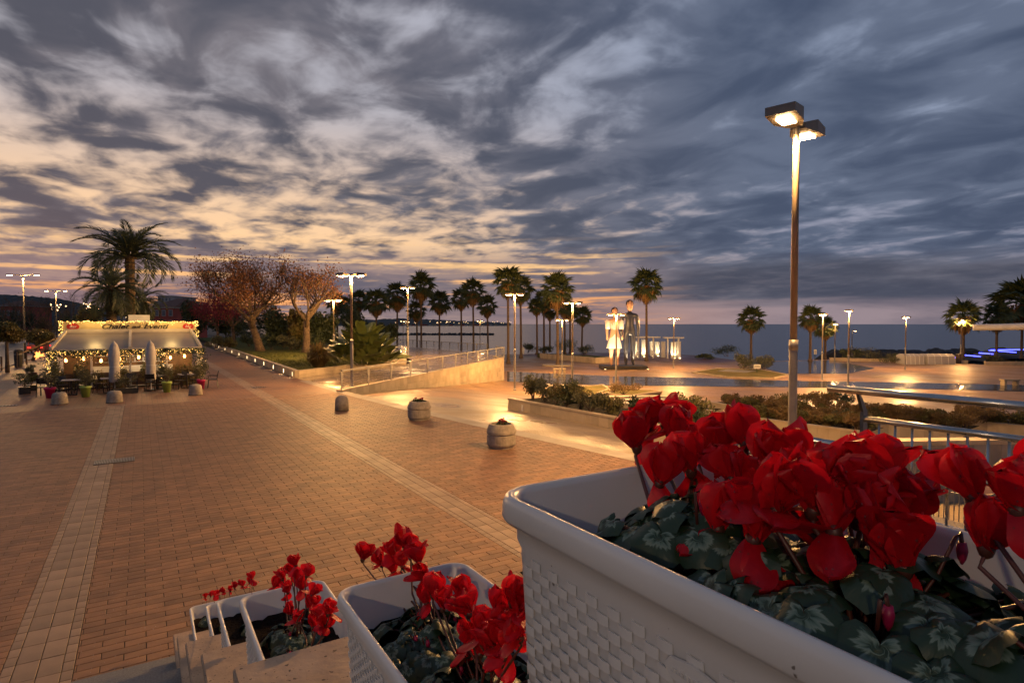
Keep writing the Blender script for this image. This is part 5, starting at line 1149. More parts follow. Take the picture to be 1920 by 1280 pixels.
# a few parked cars far along the road
for i, (x, y, mt) in enumerate(((-10.6,92,'redwall'),(-10.6,99,'paleface'),(-10.7,106,'darkmetal'))):
    t = thing('parked_car', f'{("red","pale","dark")[i]} car parked far along the road at left', 'car', (x,y,-.03), 0, 'cars parked along the road'); m = MB()
    pr = [(-2.1,.3),(-2.1,.75),(-1.9,.9),(-1.2,1.0),(-.6,1.42),(.8,1.45),(1.5,1.02),(2.1,.85),(2.15,.3)]; n = len(pr); W_ = .85
    m.add([(-W_,a,z) for a,z in pr] + [(W_,a,z) for a,z in pr], [tuple(range(n)), tuple(range(2*n-1,n-1,-1))] + [(j,n+j,n+(j+1)%n,(j+1)%n) for j in range(n)]); m.build('body', M[mt], t)
    for sx_ in (-1,1):
        for yy in (-1.3,1.3): m = MB(); m.tube([(sx_*.7,yy,.31),(sx_*.88,yy,.31)], .31, 14); m.build('wheel', M['black'], t)
        m = MB(); m.bx(sx_*.6-.15,sx_*.6+.15,-2.13,-2.105,.62,.75); m.build('tail_light', emit('tail_glow%d%d'%(i,sx_),(1,.03,.02),3), t)
    m = MB(); m.add([(-.72,-1.18,1.03),(.72,-1.18,1.03),(.68,-.66,1.40),(-.68,-.66,1.40)], [(0,1,2,3)]); m.build('rear_window', M['glass'], t)
# far trees along the road (mostly bare)
for i, (px, dep, cy, rw, rh, mt, n, lb) in enumerate(((15,110,590,26,22,'leafdark',2500,'dark tree behind the left clipped tree'),(50,130,597,24,20,'leafdark',2200,'dark far tree behind the first street lamp'),(85,140,602,24,16,'leafdry',1600,'thin brown tree beyond the second street lamp'),(118,120,598,20,20,'leafdry',1300,'thin golden-brown tree left of the kiosk roof'),
        (165,80,590,30,22,'leafhedge',2600,'golden lit shrub tree behind the kiosk'),(135,100,600,22,18,'leafdark',1500,'dark tree behind the kiosk sign left'),(300,90,603,24,10,'leafdark',1800,'dark low tree behind the kiosk sign right'),(350,100,604,18,14,'leafdark',1500,'dark bush by the white apartment block'))):
    c = D(px,cy,dep); r = rw*dep/FPX; h = rh*dep/FPX + c.z
    bush('far_tree', lb, (c.x,c.y,-.06), r, r*.7, h, mt, n, .38, 500+i, .35, 'tree', 'far trees at left', 12)
for i, px in enumerate((20,60,95,125)):
    p = D(px, 607, 105); p.z = -.06; tree('bare_street_tree', f'bare winter street tree behind the road, {ORD[i]} from the left', p, 8.0+i%2, (0,0,1), .14, 'leafdry', 150, .18, 70+i, 5, .8, .9, group='bare street trees')
def building(label, px0, px1, top, base, dep, wallm, floors, cols, roofm=None, seed=0, depth_m=14):
    a = D(px0,base,dep); b = D(px1,base,dep); zt = D(px0,top,dep).z; zb = -.06; c = (a+b)/2; wl = (b-a).length; t = thing('building', label, 'building', (c.x,c.y,zb), VR, None); h = zt-zb
    m = MB(); m.bx(-wl/2,wl/2,0,depth_m,0,h); m.build('wall', M[wallm], t)
    m = MB(); m.bx(-wl/2-.3,wl/2+.3,-.3,depth_m+.3,h+.002,h+.35); m.build('cornice', M['paleface'], t)
    if roofm: m = MB(); m.add([(-wl/2-.5,-.5,h+.36),(wl/2+.5,-.5,h+.36),(wl/2+.5,depth_m+.5,h+.36),(-wl/2-.5,depth_m+.5,h+.36),(-wl/4,depth_m/2,h+2.4),(wl/4,depth_m/2,h+2.4)], [(0,1,5,4),(1,2,5),(2,3,4,5),(3,0,4),(0,3,2,1)]); m.build('roof', M[roofm], t)
    for f in range(floors):
        for k in range(cols):
            x = -wl/2 + wl*(k+.5)/cols; z = h*(f+.32)/floors; ww = min(1.3, wl/cols*.4); hh = min(1.7, h/floors*.5)
            m = MB(); m.bx(x-ww/2-.15,x+ww/2+.15,-.06,.0,z-.15,z+hh+.15); o = m.build('window', M['paleface'], t); m = MB(); m.bx(x-ww/2,x+ww/2,-.09,-.062,z,z+hh); m.build('pane', M['wallglow'] if rnd.random() < .06 else M['glass'], o)
    return t
building('dark red villa with pale window frames behind the date palms', 288, 327, 578, 610, 130, 'redwall', 3, 3, 'rooftile')
building('white apartment block with terraces behind the red villa', 290, 345, 566, 612, 175, 'paleface', 4, 6)
building('set-back white top storey block behind the red villa', 296, 322, 556, 570, 182, 'paleface', 5, 4)
building('red-roofed house beyond the road at far left', 2, 40, 574, 612, 210, 'redwall', 2, 4, 'rooftile')
building('pinkish house half hidden by palm trunks behind the kiosk', 215, 262, 588, 612, 140, 'paleface', 2, 5)
# wooded hill and the far coast with its town
def ridge(name, pts, dep, zb, mat, seed, thick=200):
    g = random.Random(seed); P_ = []
    for (x0,y0),(x1,y1) in zip(pts, pts[1:]):
        k = 14
        for i in range(k): u = i/k; P_.append((x0+(x1-x0)*u, y0+(y1-y0)*u + g.uniform(-.9,.9)))
    m = MB(); n = len(P_)
    f_ = [D(x,y,dep) for x,y in P_]; bk = [D(x,y,dep) for x,y in P_]
    fw = Vector((math.sin(YAW),math.cos(YAW),0)); vs = []
    for p in f_: vs.append((p.x-fw.x*thick*.6,p.y-fw.y*thick*.6,zb))
    for p in f_: vs.append((p.x-fw.x*thick*.25,p.y-fw.y*thick*.25,zb+(p.z-zb)*.62+g.uniform(-.5,.5)))
    for p in f_: vs.append(tuple(p))
    for p in f_: vs.append((p.x+fw.x*thick,p.y+fw.y*thick,zb))
    m.add(vs, [(j*n+i,j*n+i+1,(j+1)*n+i+1,(j+1)*n+i) for j in range(3) for i in range(n-1)]); return struct(name, m.mesh(name, mat, True))
ridge('hill', [(-500,540),(-120,545),(0,552),(60,555),(110,560),(170,572),(230,588),(330,603),(420,606)], 900, -6, M['hill'], 1, 260)
ridge('far_coast', [(600,600),(700,599),(745,597),(800,598),(860,601),(930,603.5),(960,605.5)], 2600, -5, M['hill'], 2, 400)
g = random.Random(8)
for i in range(26):
    px = 738 + i*7.6 + g.uniform(-2,2); w = g.uniform(4,9); a = D(px,606.2,2380); wl = w*2380/FPX; h = g.uniform(2.5,5.0)*2380/FPX*.8; m = MB(); m.cb((0,0,0), wl, 14, h); o = m.build('far_building', (M['paleface'],M['limestone'],M['redwall'])[i%3 if i%7 else 2]); o.location = (a.x,a.y,-5); o.rotation_euler = (0,0,VR)
    tag(o, f'tiny pale building of the town on the far coast, {ORD[i]} from the left', 'building', 'town on the far coast')
Mfl = emit('town_lights', (1,.62,.30), 6); m = MB()
for i in range(46):
    px = g.uniform(740,960); p = D(px, g.uniform(602.5,606), 2340); s_ = 1.0; m.add([(p.x+s_,p.y,p.z),(p.x,p.y+s_,p.z),(p.x-s_,p.y,p.z),(p.x,p.y-s_,p.z),(p.x,p.y,p.z+s_),(p.x,p.y,p.z-s_)], [(0,1,4),(1,2,4),(2,3,4),(3,0,4),(1,0,5),(2,1,5),(3,2,5),(0,3,5)])
o = m.build('town_lights', Mfl); o['kind'] = 'stuff'; tag(o, 'scattered lights of the town on the far coast', 'lights')
m = MB()
for i in range(24):
    px = g.uniform(60,190); p = D(px, g.uniform(565,582), 640); s_ = .8; m.add([(p.x+s_,p.y,p.z),(p.x,p.y+s_,p.z),(p.x-s_,p.y,p.z),(p.x,p.y-s_,p.z),(p.x,p.y,p.z+s_),(p.x,p.y,p.z-s_)], [(0,1,4),(1,2,4),(2,3,4),(3,0,4),(1,0,5),(2,1,5),(3,2,5),(0,3,5)])
o = m.build('hill_lights', Mfl); o['kind'] = 'stuff'; tag(o, 'scattered house lights on the hill at far left', 'lights')

# ------------------------------------------------------------------ stepped travertine parapet, stair, railing on the right
CAPX0, CAPX1 = .225, 1.06
caps = []                                              # (far edge y, top z), from the camera end down to the plaza
caps = [(.74,2.865),(1.99,2.40),(3.23,1.855),(4.53,1.31),(5.81,.765),(6.61,.43)]
par = thing('stair_parapet', 'stepped travertine parapet carrying the white planters down to the plaza', 'parapet', (0,0,0))
Mtr = M['travertine']
for i, (yf, zt) in enumerate(caps):
    yn = caps[i-1][0] if i else -1.2
    m = MB(); m.bx(CAPX0+.035,CAPX1-.035,yn+.0015,yf-.035,-.01,zt-.047); m.build('pier', M['greystone'], par, attr=True)
    bm_ = bmesh.new(); bmesh.ops.create_cube(bm_, size=1.0)
    y0 = yn-.0 + (.002 if i else 0); 
    for v in bm_.verts: v.co = Vector((CAPX0 + (v.co.x+.5)*(CAPX1-CAPX0), y0 + (v.co.y+.5)*(yf-y0), zt-.045 + (v.co.z+.5)*.045))
    bmesh.ops.bevel(bm_, geom=list(bm_.edges), offset=.006, segments=2, affect='EDGES'); me = bpy.data.meshes.new('cap_slab'); bm_.to_mesh(me); bm_.free(); me.materials.append(Mtr); ob('cap_slab', me, par)
# stair beside it, running down to the plaza
stair = thing('stair', 'grey stone stair running down beside the parapet to the plaza', 'stair', (0,0,0))
for k in range(11):
    yf = 6.75 - k*.43; zt = .15*(k+1); m = MB(); m.bx(-3.6,CAPX0+.034,yf-.55,yf,-.01 if k == 0 else zt-.16,zt); m.build('step', M['granite'], stair)
# steel railing on its wall at the right
RX = 4.0
def s_rail(name, label, y0, y1, z, h, nb, posts, ext0=.16, ext1=.2, mid=True):
    t = thing(name, label, 'railing', (RX,(y0+y1)/2,z)); yc = (y0+y1)/2
    m = MB(); m.tube([(0,y0-ext0-yc,h),(0,y1+ext1-yc,h)], .025, 16); m.build('top_rail', M['steel'], t, True)
    m = MB(); m.tube([(.07,y0-yc,h-.19),(.07,y1-yc,h-.19)], .021, 14); m.build('mid_rail', M['steel'], t, True)
    for y in posts:
        m = MB(); m.bx(.045,.095,y-yc-.011,y-yc+.011,.0,h-.14); m.add([(.045,y-yc-.010,h-.14),(.095,y-yc-.010,h-.14),(.095,y-yc+.010,h-.14),(.045,y-yc+.010,h-.14),(-.012,y-yc-.010,h-.02),(.012,y-yc-.010,h-.02),(.012,y-yc+.010,h-.02),(-.012,y-yc+.010,h-.02)], [(0,1,5,4),(1,2,6,5),(2,3,7,6),(3,0,4,7)]); m.build('post', M['steel'], t)
    for i in range(nb):
        y = y0 + (y1-y0)*(i+1)/(nb+1); m = MB(); m.tube([(.07,y-yc,.03),(.07,y-yc,h-.2)], .0075, 8); m.build('baluster', M['steel'], t, True)
    m = MB(); m.beam((.07,y0-yc,.03),(.07,y1-yc,.03), .03, .014); m.build('bottom_rail', M['steel'], t); return t
s_rail('steel_railing', 'polished steel railing with thin balusters behind the nearest planter', 1.22, 2.10, 2.22, .80, 8, (1.22,2.10), .16, .20)
s_rail('steel_railing', 'lower steel handrail seen beyond the red flowers', 2.40, 3.2, 1.74, .90, 0, (2.6,3.1), .2, .2)
m = MB(); m.bx(3.9,4.35,-1.5,2.22,0,2.215); o = m.build('landing_wall', material('rough_render', (.40,.33,.24),(.30,.24,.17), 60, .9, bump=.5, bscale=180)); tag(o, 'rough beige wall top under the steel railing', 'wall')
m = MB(); m.bx(4.0,4.3,2.23,3.3,0,1.735); o = m.build('landing_wall', M['greystone'], attr=True); tag(o, 'lower stone wall under the second handrail', 'wall')
m = MB(); m.bx(CAPX1+.01,3.89,-2.0,.2,0,2.2); struct('landing', m.mesh('landing', M['granite']))
m = MB(); m.bx(-3.6,CAPX0-.01,-3,2.0,0,1.6); struct('stair_landing', m.mesh('stair_landing', M['granite']))
# fine mesh balustrade of the stair well, seen between the balusters
a = D(1690,952,6.6); b = D(1925,1003,5.6)
t = thing('grid_railing', 'low fine grid railing of the stairwell seen through the balusters', 'railing', a); v = b-a; v.z = 0; dn = v.normalized(); up_ = .62
for i in range(25): u = v.length*i/24; m = MB(); m.tube([dn*u+Vector((0,0,-.3)), dn*u+Vector((0,0,up_))], .006, 6); m.build('baluster', M['galv'], t)
for zz in (up_,.30,-.02): m = MB(); m.tube([Vector((0,0,zz)), dn*v.length+Vector((0,0,zz))], .009, 6); m.build('rail', M['galv'], t)
for i in (6,16): u = v.length*i/24; m = MB(); m.beam(dn*u+Vector((0,0,-a.z)), dn*u+Vector((0,0,up_+.02)), .04, .02, (1,0,0)); m.build('post', M['galv'], t)

# ------------------------------------------------------------------ white planters
PWd, PLn, PHt = .385, .84, .36
def rrect(w, l, r, n=6, cx=0.0, cy=0.0):
    pts = []
    for qx_, qy_, a0 in ((w/2-r,l/2-r,0),(-w/2+r,l/2-r,PI/2),(-w/2+r,-l/2+r,PI),(w/2-r,-l/2+r,3*PI/2)):
        for i in range(n+1): a = a0 + PI/2*i/n; pts.append((cx+qx_+r*math.cos(a), cy+qy_+r*math.sin(a)))
    return pts
def planter_shell():
    m = MB(); rings = []
    def ring(w, l, r, z): rings.append([(x,y,z) for x,y in rrect(w,l,r)])
    W_, L_ = PWd, PLn
    ring(W_-.085,L_-.085,.03,0); ring(W_-.075,L_-.075,.035,.006)
    ring(W_-.046,L_-.046,.042,PHt-.075); ring(W_-.036,L_-.036,.045,PHt-.062); ring(W_-.034,L_-.034,.046,PHt-.038)
    ring(W_-.008,L_-.008,.052,PHt-.036); ring(W_,L_,.055,PHt-.030); ring(W_-.002,L_-.002,.055,PHt-.010); ring(W_-.008,L_-.008,.053,PHt-.003); ring(W_-.018,L_-.018,.050,PHt)
    ring(W_-.030,L_-.030,.047,PHt-.002); ring(W_-.040,L_-.040,.044,PHt-.010); ring(W_-.050,L_-.050,.040,PHt-.09); ring(W_-.062,L_-.062,.036,PHt-.094); ring(W_-.07,L_-.07,.032,PHt-.2)
    n = len(rings[0]); vs = [p for r in rings for p in r]
    m.add(vs, [(j*n+i, j*n+(i+1)%n, (j+1)*n+(i+1)%n, (j+1)*n+i) for j in range(len(rings)-1) for i in range(n)] + [tuple(range(n-1,-1,-1)), tuple((len(rings)-1)*n+i for i in range(n))]); return m.mesh('shell', M['plastic'], True)
def planter_weave():                                   # raised wicker strips on the four sides
    m = MB(); pw, ph = .0190, .0135
    def side(o_, dx, nrm, length, taper):
        nc = int((length-.10)/pw); nr = int((PHt-.09)/ph)
        for r in range(nr):
            z = .012 + r*ph; inset = taper*(1 - z/PHt)
            for c in range(nc):
                if (c + r) % 2: continue
                s_ = (c - nc/2)*pw; l = pw*1.14; q_ = []
                for u, e in ((0,-.0004),(.28,.0016),(.72,.0016),(1,-.0004)):
                    for zz in (z+.001, z+ph*.97):
                        ins = taper*(1 - zz/PHt); p = o_ + dx*(s_ + u*l*.97) + nrm*(e - ins + .0006) + Vector((0,0,zz)); q_.append(p)
                m.add(q_, [(0,2,3,1),(2,4,5,3),(4,6,7,5)])
                b0 = [q_[0]-nrm*.002, q_[2]-nrm*.002, q_[4]-nrm*.002, q_[6]-nrm*.002]
                m.add([q_[0],q_[2],q_[4],q_[6]]+b0, [(0,4,5,1),(1,5,6,2),(2,6,7,3)]); t0 = [q_[1],q_[3],q_[5],q_[7]]; t1 = [p-nrm*.002 for p in t0]; m.add(t0+t1, [(1,5,4,0),(2,6,5,1),(3,7,6,2)])
    hw = (PWd-.046)/2 + .004; hl = (PLn-.046)/2 + .004
    side(Vector((-hw,0,0)), Vector((0,-1,0)), Vector((-1,0,0)), PLn, .0155); side(Vector((hw,0,0)), Vector((0,1,0)), Vector((1,0,0)), PLn, .0155)
    side(Vector((0,hl,0)), Vector((-1,0,0)), Vector((0,1,0)), PWd, .0155); side(Vector((0,-hl,0)), Vector((1,0,0)), Vector((0,-1,0)), PWd, .0155)
    return m.mesh('wicker_weave', M['plastic'], True)
def soil_mesh():
    m = MB(); nx, ny = 14, 30; w, l = PWd-.066, PLn-.066; vs = []
    for j in range(ny+1):
        for i in range(nx+1): vs.append((-w/2+w*i/nx, -l/2+l*j/ny, PHt-.115 + rnd.uniform(-.007,.009)))
    m.add(vs, [(j*(nx+1)+i, j*(nx+1)+i+1, (j+1)*(nx+1)+i+1, (j+1)*(nx+1)+i) for j in range(ny) for i in range(nx)]); return m.mesh('soil', M['soil'], True)
SHELL, WEAVE, SOIL = planter_shell(), planter_weave(), soil_mesh()
plm = MB(); plm.prism([(-.034,0),(-.026,.010),(.0,.0135),(.026,.010),(.034,0),(.026,-.010),(0,-.0135),(-.026,-.010)], 0, .0035); PLATE = plm.mesh('emblem_plate', M['plastic'])
EMB = text_mesh('emblem_lettering', 'stefanplast', .0125, .0008, M['plastic'], 0, .92)
# x of the left rim, y of the far rim end, rim height
PLS = [(.415,.73,3.225),(.419,1.57,2.76),(.357,2.94,2.215),(.383,4.25,1.67),(.416,5.50,1.125),(.347,6.32,.79)]
names = ['largest white planter in the foreground, full of red flowers','second white planter from the camera with red flowers and silver leaves','third white planter down the stepped parapet','fourth white planter down the stepped parapet, mostly bare soil','fifth white planter down the stepped parapet','farthest and lowest white planter on the parapet']
planters = []
for i, (x, y, z) in enumerate(PLS):
    t = thing('flower_planter', names[i], 'planter', (x+PWd/2, y-PLn/2, caps[i][1]), 0, 'white planters on the parapet'); zs = (z-caps[i][1])/PHt
    t.scale = (1,1,zs) if abs(zs-1) < .2 else (1,1,1)
    ob('shell', SHELL, t); wv = ob('wicker_weave', WEAVE, t); wv['kind'] = 'stuff'; ob('soil', SOIL, t)
    if i < 3:
        pl = ob('emblem_plate', PLATE, t, (-(PWd-.046)/2-.002, .066, PHt-.098), (PI/2,0,-PI/2)); ob('emblem_lettering', EMB, pl, (0,0,.0036)); pl.rotation_euler = (PI/2+.045,0,-PI/2)
    planters.append(t)
# ------------------------------------------------------------------ cyclamens
Mpet = material('cyclamen_petal', (.74,.010,.018),(.50,.004,.018), 22, .38, trans=.45, spec=.4, bump=.1, bscale=160)
Mdrop = material('rain_drop', (.9,.5,.5),(.9,.5,.5), 5, .03, spec=1.0); Mdrop.node_tree.nodes['Principled BSDF'].inputs['Transmission Weight'].default_value = .9
Mstem = material('cyclamen_stem', (.10,.022,.016),(.06,.02,.012), 20, .45); Mbud = material('cyclamen_bud', (.35,.004,.07),(.25,.004,.04), 30, .45)
Mleaf = bpy.data.materials.new('cyclamen_leaf'); Mleaf.use_nodes = True
_t = Mleaf.node_tree; _b = _t.nodes['Principled BSDF']; _b.inputs['Roughness'].default_value = .48
def _n(t, **k):
    n = _t.nodes.new(t)
    for a_, b_2 in k.items(): setattr(n, a_, b_2)
    return n
uvn = _n('ShaderNodeUVMap'); spx = _n('ShaderNodeSeparateXYZ'); _t.links.new(uvn.outputs[0], spx.inputs[0])       # u = distance from the stalk, v = angle
nz_ = _n('ShaderNodeTexNoise'); nz_.inputs['Scale'].default_value = 1; nz_.inputs['Detail'].default_value = 3; cm = _n('ShaderNodeCombineXYZ'); _t.links.new(spx.outputs[0], cm.inputs[0])
mu = _n('ShaderNodeMath', operation='MULTIPLY'); mu.inputs[1].default_value = 15; _t.links.new(spx.outputs[1], mu.inputs[0]); _t.links.new(mu.outputs[0], cm.inputs[1]); oi = _n('ShaderNodeObjectInfo'); mo = _n('ShaderNodeMath', operation='MULTIPLY'); mo.inputs[1].default_value = 40; _t.links.new(oi.outputs['Random'], mo.inputs[0]); _t.links.new(mo.outputs[0], cm.inputs[2]); _t.links.new(cm.outputs[0], nz_.inputs['Vector'])
ad = _n('ShaderNodeMath', operation='MULTIPLY_ADD'); ad.inputs[1].default_value = .95; _t.links.new(nz_.outputs[0], ad.inputs[0]); _t.links.new(spx.outputs[0], ad.inputs[2])
rp = _n('ShaderNodeValToRGB'); _t.links.new(ad.outputs[0], rp.inputs[0]); e = rp.color_ramp; e.elements[0].position = .0; e.elements[0].color = (.012,.032,.014,1); e.elements[1].position = 1.0; e.elements[1].color = (.014,.035,.014,1)
for ps, cl_ in ((.62,(.012,.034,.015,1)),(.74,(.08,.13,.095,1)),(.90,(.15,.20,.155,1)),(.98,(.02,.045,.018,1))): q_ = e.elements.new(ps); q_.color = cl_
bp2 = _n('ShaderNodeBump'); bp2.inputs['Strength'].default_value = .5; bp2.inputs['Distance'].default_value = .002; _t.links.new(nz_.outputs[0], bp2.inputs['Height']); _t.links.new(bp2.outputs[0], _b.inputs['Normal']); _t.links.new(rp.outputs[0], _b.inputs['Base Color'])
def petal_mesh(seed, L_, W_, lean, curl):
    g = random.Random(seed); nu, nv = 10, 8; m = MB(); vs = []; ph = g.uniform(0,6.28); tw = g.uniform(-.7,.7); sk = g.uniform(-.3,.3)
    x, z, a = 0.0, 0.0, math.radians(lean-20); st_ = L_/nu
    for i in range(nu+1):
        u = i/nu; w = W_*(.30 + .70*min(1,u/.55)**.9)*(max(.0, 1-max(0,(u-.55)/.45)**2.6))**.5; w = max(w, W_*.05)
        for j in range(nv):
            v = -1 + 2*j/(nv-1); cup = .30*W_*(v*v)*(1-.55*u); rf = .0032*math.sin(v*4.5+ph+u*4)*u*(.3+abs(v))
            yy = v*w + sk*W_*u*u; tx = tw*u; xx = x - cup + rf + yy*math.sin(tx); vs.append((xx, yy*math.cos(tx), z + rf*.5 + .0022*math.sin(v*7+ph)*u**3))
        x += st_*math.sin(a); z += st_*math.cos(a); a += curl/nu
    m.add(vs, [(i*nv+j, i*nv+j+1, (i+1)*nv+j+1, (i+1)*nv+j) for i in range(nu) for j in range(nv-1)])
    nf = len(m.f)
    for k in range(7 if seed % 2 else 4):             # drops of rain
        q_ = vs[g.randrange(2, nu)*nv + g.randrange(1, nv-1)]; r_ = g.uniform(.0006,.0013)
        for sd in (1,): m.lathe([(r_*.35,-r_),(r_*.85,-r_*.5),(r_,0),(r_*.85,r_*.5),(r_*.35,r_)], 6, q_)
    me = m.mesh('petal', [Mpet, Mdrop], True); me.polygons.foreach_set('material_index', [0]*nf + [1]*(len(m.f)-nf)); return me
PET = {'up': [petal_mesh(i, .056, .0255, l, c) for i, (l, c) in enumerate(((22,.1),(34,.35),(46,-.5),(30,-.5),(58,-.6),(40,.6)))],
       'out': [petal_mesh(20+i, .056, .0245, l, c) for i, (l, c) in enumerate(((80,.8),(105,.6),(140,.3),(165,.1)))]}
def leaf_mesh(seed):
    g = random.Random(seed); nr, na = 5, 22; m = MB(); vs = [(0,0,0)]; uv = [(0,0)]; ph = g.uniform(0,6.28)
    for r in range(1, nr+1):
        f = r/nr
        for k in range(na):
            a = -PI + 2*PI*(k+.5)/na; ro = (1 - .62*math.exp(-((PI-abs(a))/.42)**2)) * (1 + .22*math.cos(a)) * .5 * (1 + .03*math.sin(a*13+ph))
            x, y = f*ro*math.cos(a), f*ro*math.sin(a)*1.08; z = -.15*f*f + .065*math.sin(a*4+ph)*f**2 + .03*math.sin(a*9+ph*2)*f**3 - .02*math.cos(a*11)*f + .14*f*(1-f)
            vs.append((x,y,z)); uv.append((f, k/na))
    fs = [(0,1+k,1+(k+1)%na) for k in range(na) if k != na-1] + [(1+(r-1)*na+k, 1+r*na+k, 1+r*na+(k+1)%na, 1+(r-1)*na+(k+1)%na) for r in range(1,nr) for k in range(na-1)]
    m.add(vs, fs); me = m.mesh('leaf', Mleaf, True); ul = me.uv_layers.new(name='UVMap')
    for lp in me.loops: ul.data[lp.index].uv = uv[lp.vertex_index]
    return me
LEAF = [leaf_mesh(i) for i in range(6)]
calm = MB(); calm.lathe([(.002,-.012),(.006,-.009),(.0085,-.002),(.008,.004),(.004,.008)], 10); CALYX = calm.mesh('calyx', Mstem, True)
cam_pos = Vector((0,0,EYE))
def flower(plant, pos, root, g, s=1.0, nout=None):
    """nodding flower: stalk from the corm, calyx, petals swept up"""
    o_ = Vector(plant.location); p = Vector(pos) - o_; r = Vector(root) - o_; mid = r.lerp(p, .55) + Vector((g.uniform(-.02,.02), g.uniform(-.02,.02), .0)); hook = p + Vector((g.uniform(-.008,.008), g.uniform(-.008,.008), -.016))
    m = MB(); m.tube([r, mid, hook, p+Vector((0,0,-.004))], [.0034*s,.003*s,.0026*s,.0026*s], 7, False); f = m.build('flower', Mstem, plant, True)
    ca = ob('calyx', CALYX, f, p, None, s)
    az0 = g.uniform(0,6.28); tilt = Matrix.Rotation(g.uniform(-.35,.35), 4, 'X') @ Matrix.Rotation(g.uniform(-.35,.35), 4, 'Y'); no = nout if nout is not None else g.choice((0,1,1,2,2)); n = 6 + (g.random() < .5)
    for k in range(n):
        kind = 'out' if k < no else 'up'; me = g.choice(PET[kind]); az_ = az0 + 2*PI*k/n + g.uniform(-.22,.22)
        mt = Matrix.Translation(p) @ tilt @ Matrix.Rotation(az_,4,'Z') @ Matrix.Translation((.004*s,0,0)) @ Matrix.Rotation(g.uniform(-.15,.15),4,'X') @ Matrix.Scale(s*g.uniform(.88,1.12),4)
        q_ = ob('petal', me, f); q_.matrix_local = mt
def cyclamen(label, root, flowers, nleaf, lr, lsz, seed, s=1.0, buds=2, xr=(None,None), lz=.06, yr=(None,None)):
    g = random.Random(seed); root = Vector(root); pl = thing('cyclamen_plant', label, 'flower', root, 0, 'red cyclamens')
    for fp in flowers: flower(pl, fp, root + Vector((g.uniform(-.03,.03), g.uniform(-.03,.03), 0)), g, s*g.uniform(.92,1.08))
    for k in range(nleaf):
        a = g.uniform(0,6.28); rr = lr*math.sqrt((k+.6)/nleaf); x = root.x + rr*math.cos(a); y = root.y + rr*math.sin(a)*1.25
        if xr[0] is not None: x = min(max(x, xr[0]), xr[1])
        if yr[0] is not None: y = min(max(y, yr[0]), yr[1])
        zz = root.z + lz*(1.0 - .55*(rr/lr)**2)*g.uniform(.65,1.1); L_ = Vector((x-root.x, y-root.y, zz-root.z)); az_ = math.atan2(L_.y, L_.x)
        lf = ob('leaf', LEAF[k%6], pl, L_, (g.uniform(-.3,.3), .25 + .6*(rr/lr) + g.uniform(-.35,.3), az_ + g.uniform(-.5,.5)), lsz*g.uniform(.78,1.2))
        if k % 2 == 0: m = MB(); m.tube([(0,0,0), L_*.6+Vector((0,0,.012)), L_], .0022, 5, False); m.build('leaf_stalk', Mstem, pl, True)
    for k in range(buds):
        a = g.uniform(0,6.28); p = Vector((lr*.5*math.cos(a), lr*.6*math.sin(a), lz*g.uniform(.7,1.15))); m = MB(); m.tube([(0,0,0), p*.8, p+Vector((0,0,.012)), p+Vector((.010,0,.014)), p+Vector((.014,0,.002))], .002, 5, False); o = m.build('bud_stalk', Mstem, pl, True)
        m = MB(); m.lathe([(.001,-.022),(.004,-.016),(.0055,-.008),(.004,0)], 8, tuple(p+Vector((.014,0,.004)))); m.build('bud', Mbud, o, True)
    return pl
def ray_x(l): return [AX(px+4, py+26, X) for px, py, X in l]
Z1 = PLS[0][2]
f1 = ray_x([(1190,812,.70),(1212,778,.74),(1243,770,.76),(1262,800,.72),(1232,880,.62),(1292,856,.66),(1318,826,.72),(1346,812,.75),(1394,805,.72),(1368,872,.68),(1388,905,.64)])
f2 = ray_x([(1342,965,.58),(1408,985,.56),(1448,855,.68),(1475,905,.62),(1500,848,.72),(1530,900,.66),(1590,885,.72),(1625,905,.68),(1648,880,.74),(1560,970,.60),(1640,985,.62),(1678,945,.70),(1602,945,.64),(1690,1040,.62),(1452,930,.58),(1520,930,.6)])
f3 = ray_x([(1822,905,.62),(1905,930,.60),(1845,1000,.62),(1950,900,.68)])
XR = (PLS[0][0]+.075, PLS[0][0]+PWd-.07)
cyclamen('red cyclamen at the left end of the foreground planter', (.62,.52,Z1-.10), f1, 66, .13, .056, 1, 1.0, 3, XR, .105, (.32,.62))
cyclamen('red cyclamen with most flowers in the middle of the foreground planter', (.60,.30,Z1-.10), f2, 90, .16, .058, 2, 1.04, 3, XR, .105, (.1,.5))
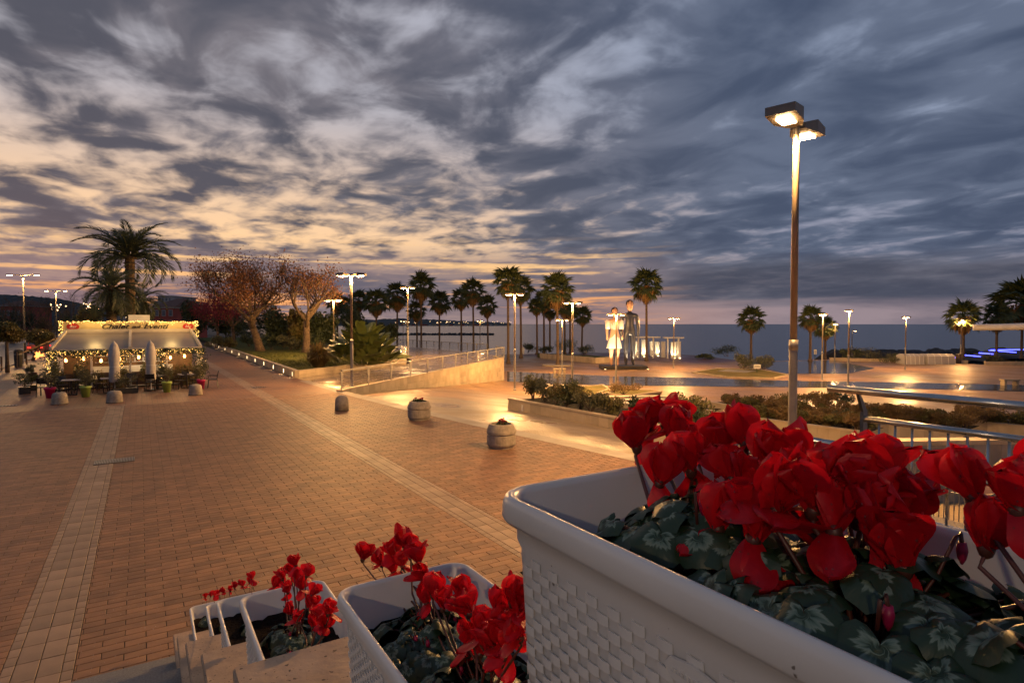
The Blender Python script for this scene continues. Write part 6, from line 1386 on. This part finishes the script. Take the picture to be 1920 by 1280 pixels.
cyclamen('tall dark red cyclamen at the right of the foreground planter', (.60,.08,Z1-.10), f3, 76, .16, .058, 3, .84, 2, XR, .11, (-.08,.26))
# second planter
Z2 = PLS[1][2]
def fz(l, X): return [AX(px,py,X) for px,py in l]
f = fz([(680,1048),(716,1058),(742,1040),(758,1020),(770,1035),(785,1052),(755,1060),(738,1072),(795,1085)], .64)
cyclamen('red cyclamen at the far end of the second planter', (.60,1.34,Z2-.11), f, 46, .13, .06, 11, .95, 4, (.49,.73), .075)
f = fz([(812,1115),(830,1140),(800,1130),(862,1118),(880,1150)], .62) + fz([(905,1190),(880,1205),(935,1160),(955,1185),(925,1210),(945,1215),(972,1150),(975,1195),(900,1225),(960,1130)], .60)
cyclamen('red cyclamen cluster at the near end of the second planter', (.60,1.06,Z2-.11), f, 50, .15, .06, 12, .95, 4, (.49,.73), .08)
Z3 = PLS[2][2]
f = fz([(530,1085),(545,1075),(560,1090),(575,1080),(540,1110),(565,1105),(510,1130),(525,1118),(585,1115),(555,1060),(515,1100)], .55)
cyclamen('red cyclamen at the far end of the third planter', (.54,2.62,Z3-.11), f, 20, .12, .075, 21, .95, 2, (.41,.68))
f = fz([(545,1150),(580,1140),(600,1160),(615,1150),(590,1175),(610,1175),(560,1165)], .54)
cyclamen('red cyclamen at the near end of the third planter', (.52,2.36,Z3-.11), f, 30, .14, .075, 22, .95, 2, (.41,.68))
f = fz([(440,1102),(455,1098),(468,1092),(472,1085)], .62); cyclamen('few red cyclamen flowers above the fourth planter', (.60,3.9,PLS[3][2]-.11), f, 9, .1, .09, 31, .9, 1, (.43,.7))
f = fz([(408,1113),(420,1110),(432,1107)], .6); cyclamen('few red cyclamen flowers above the fifth planter', (.60,5.2,PLS[4][2]-.11), f, 8, .1, .09, 32, .9, 1, (.46,.74))
f = fz([(385,1120),(395,1117),(402,1116)], .55); cyclamen('small red cyclamen in the farthest planter', (.53,6.1,PLS[5][2]-.11), f, 10, .1, .09, 33, .9, 1, (.40,.66))
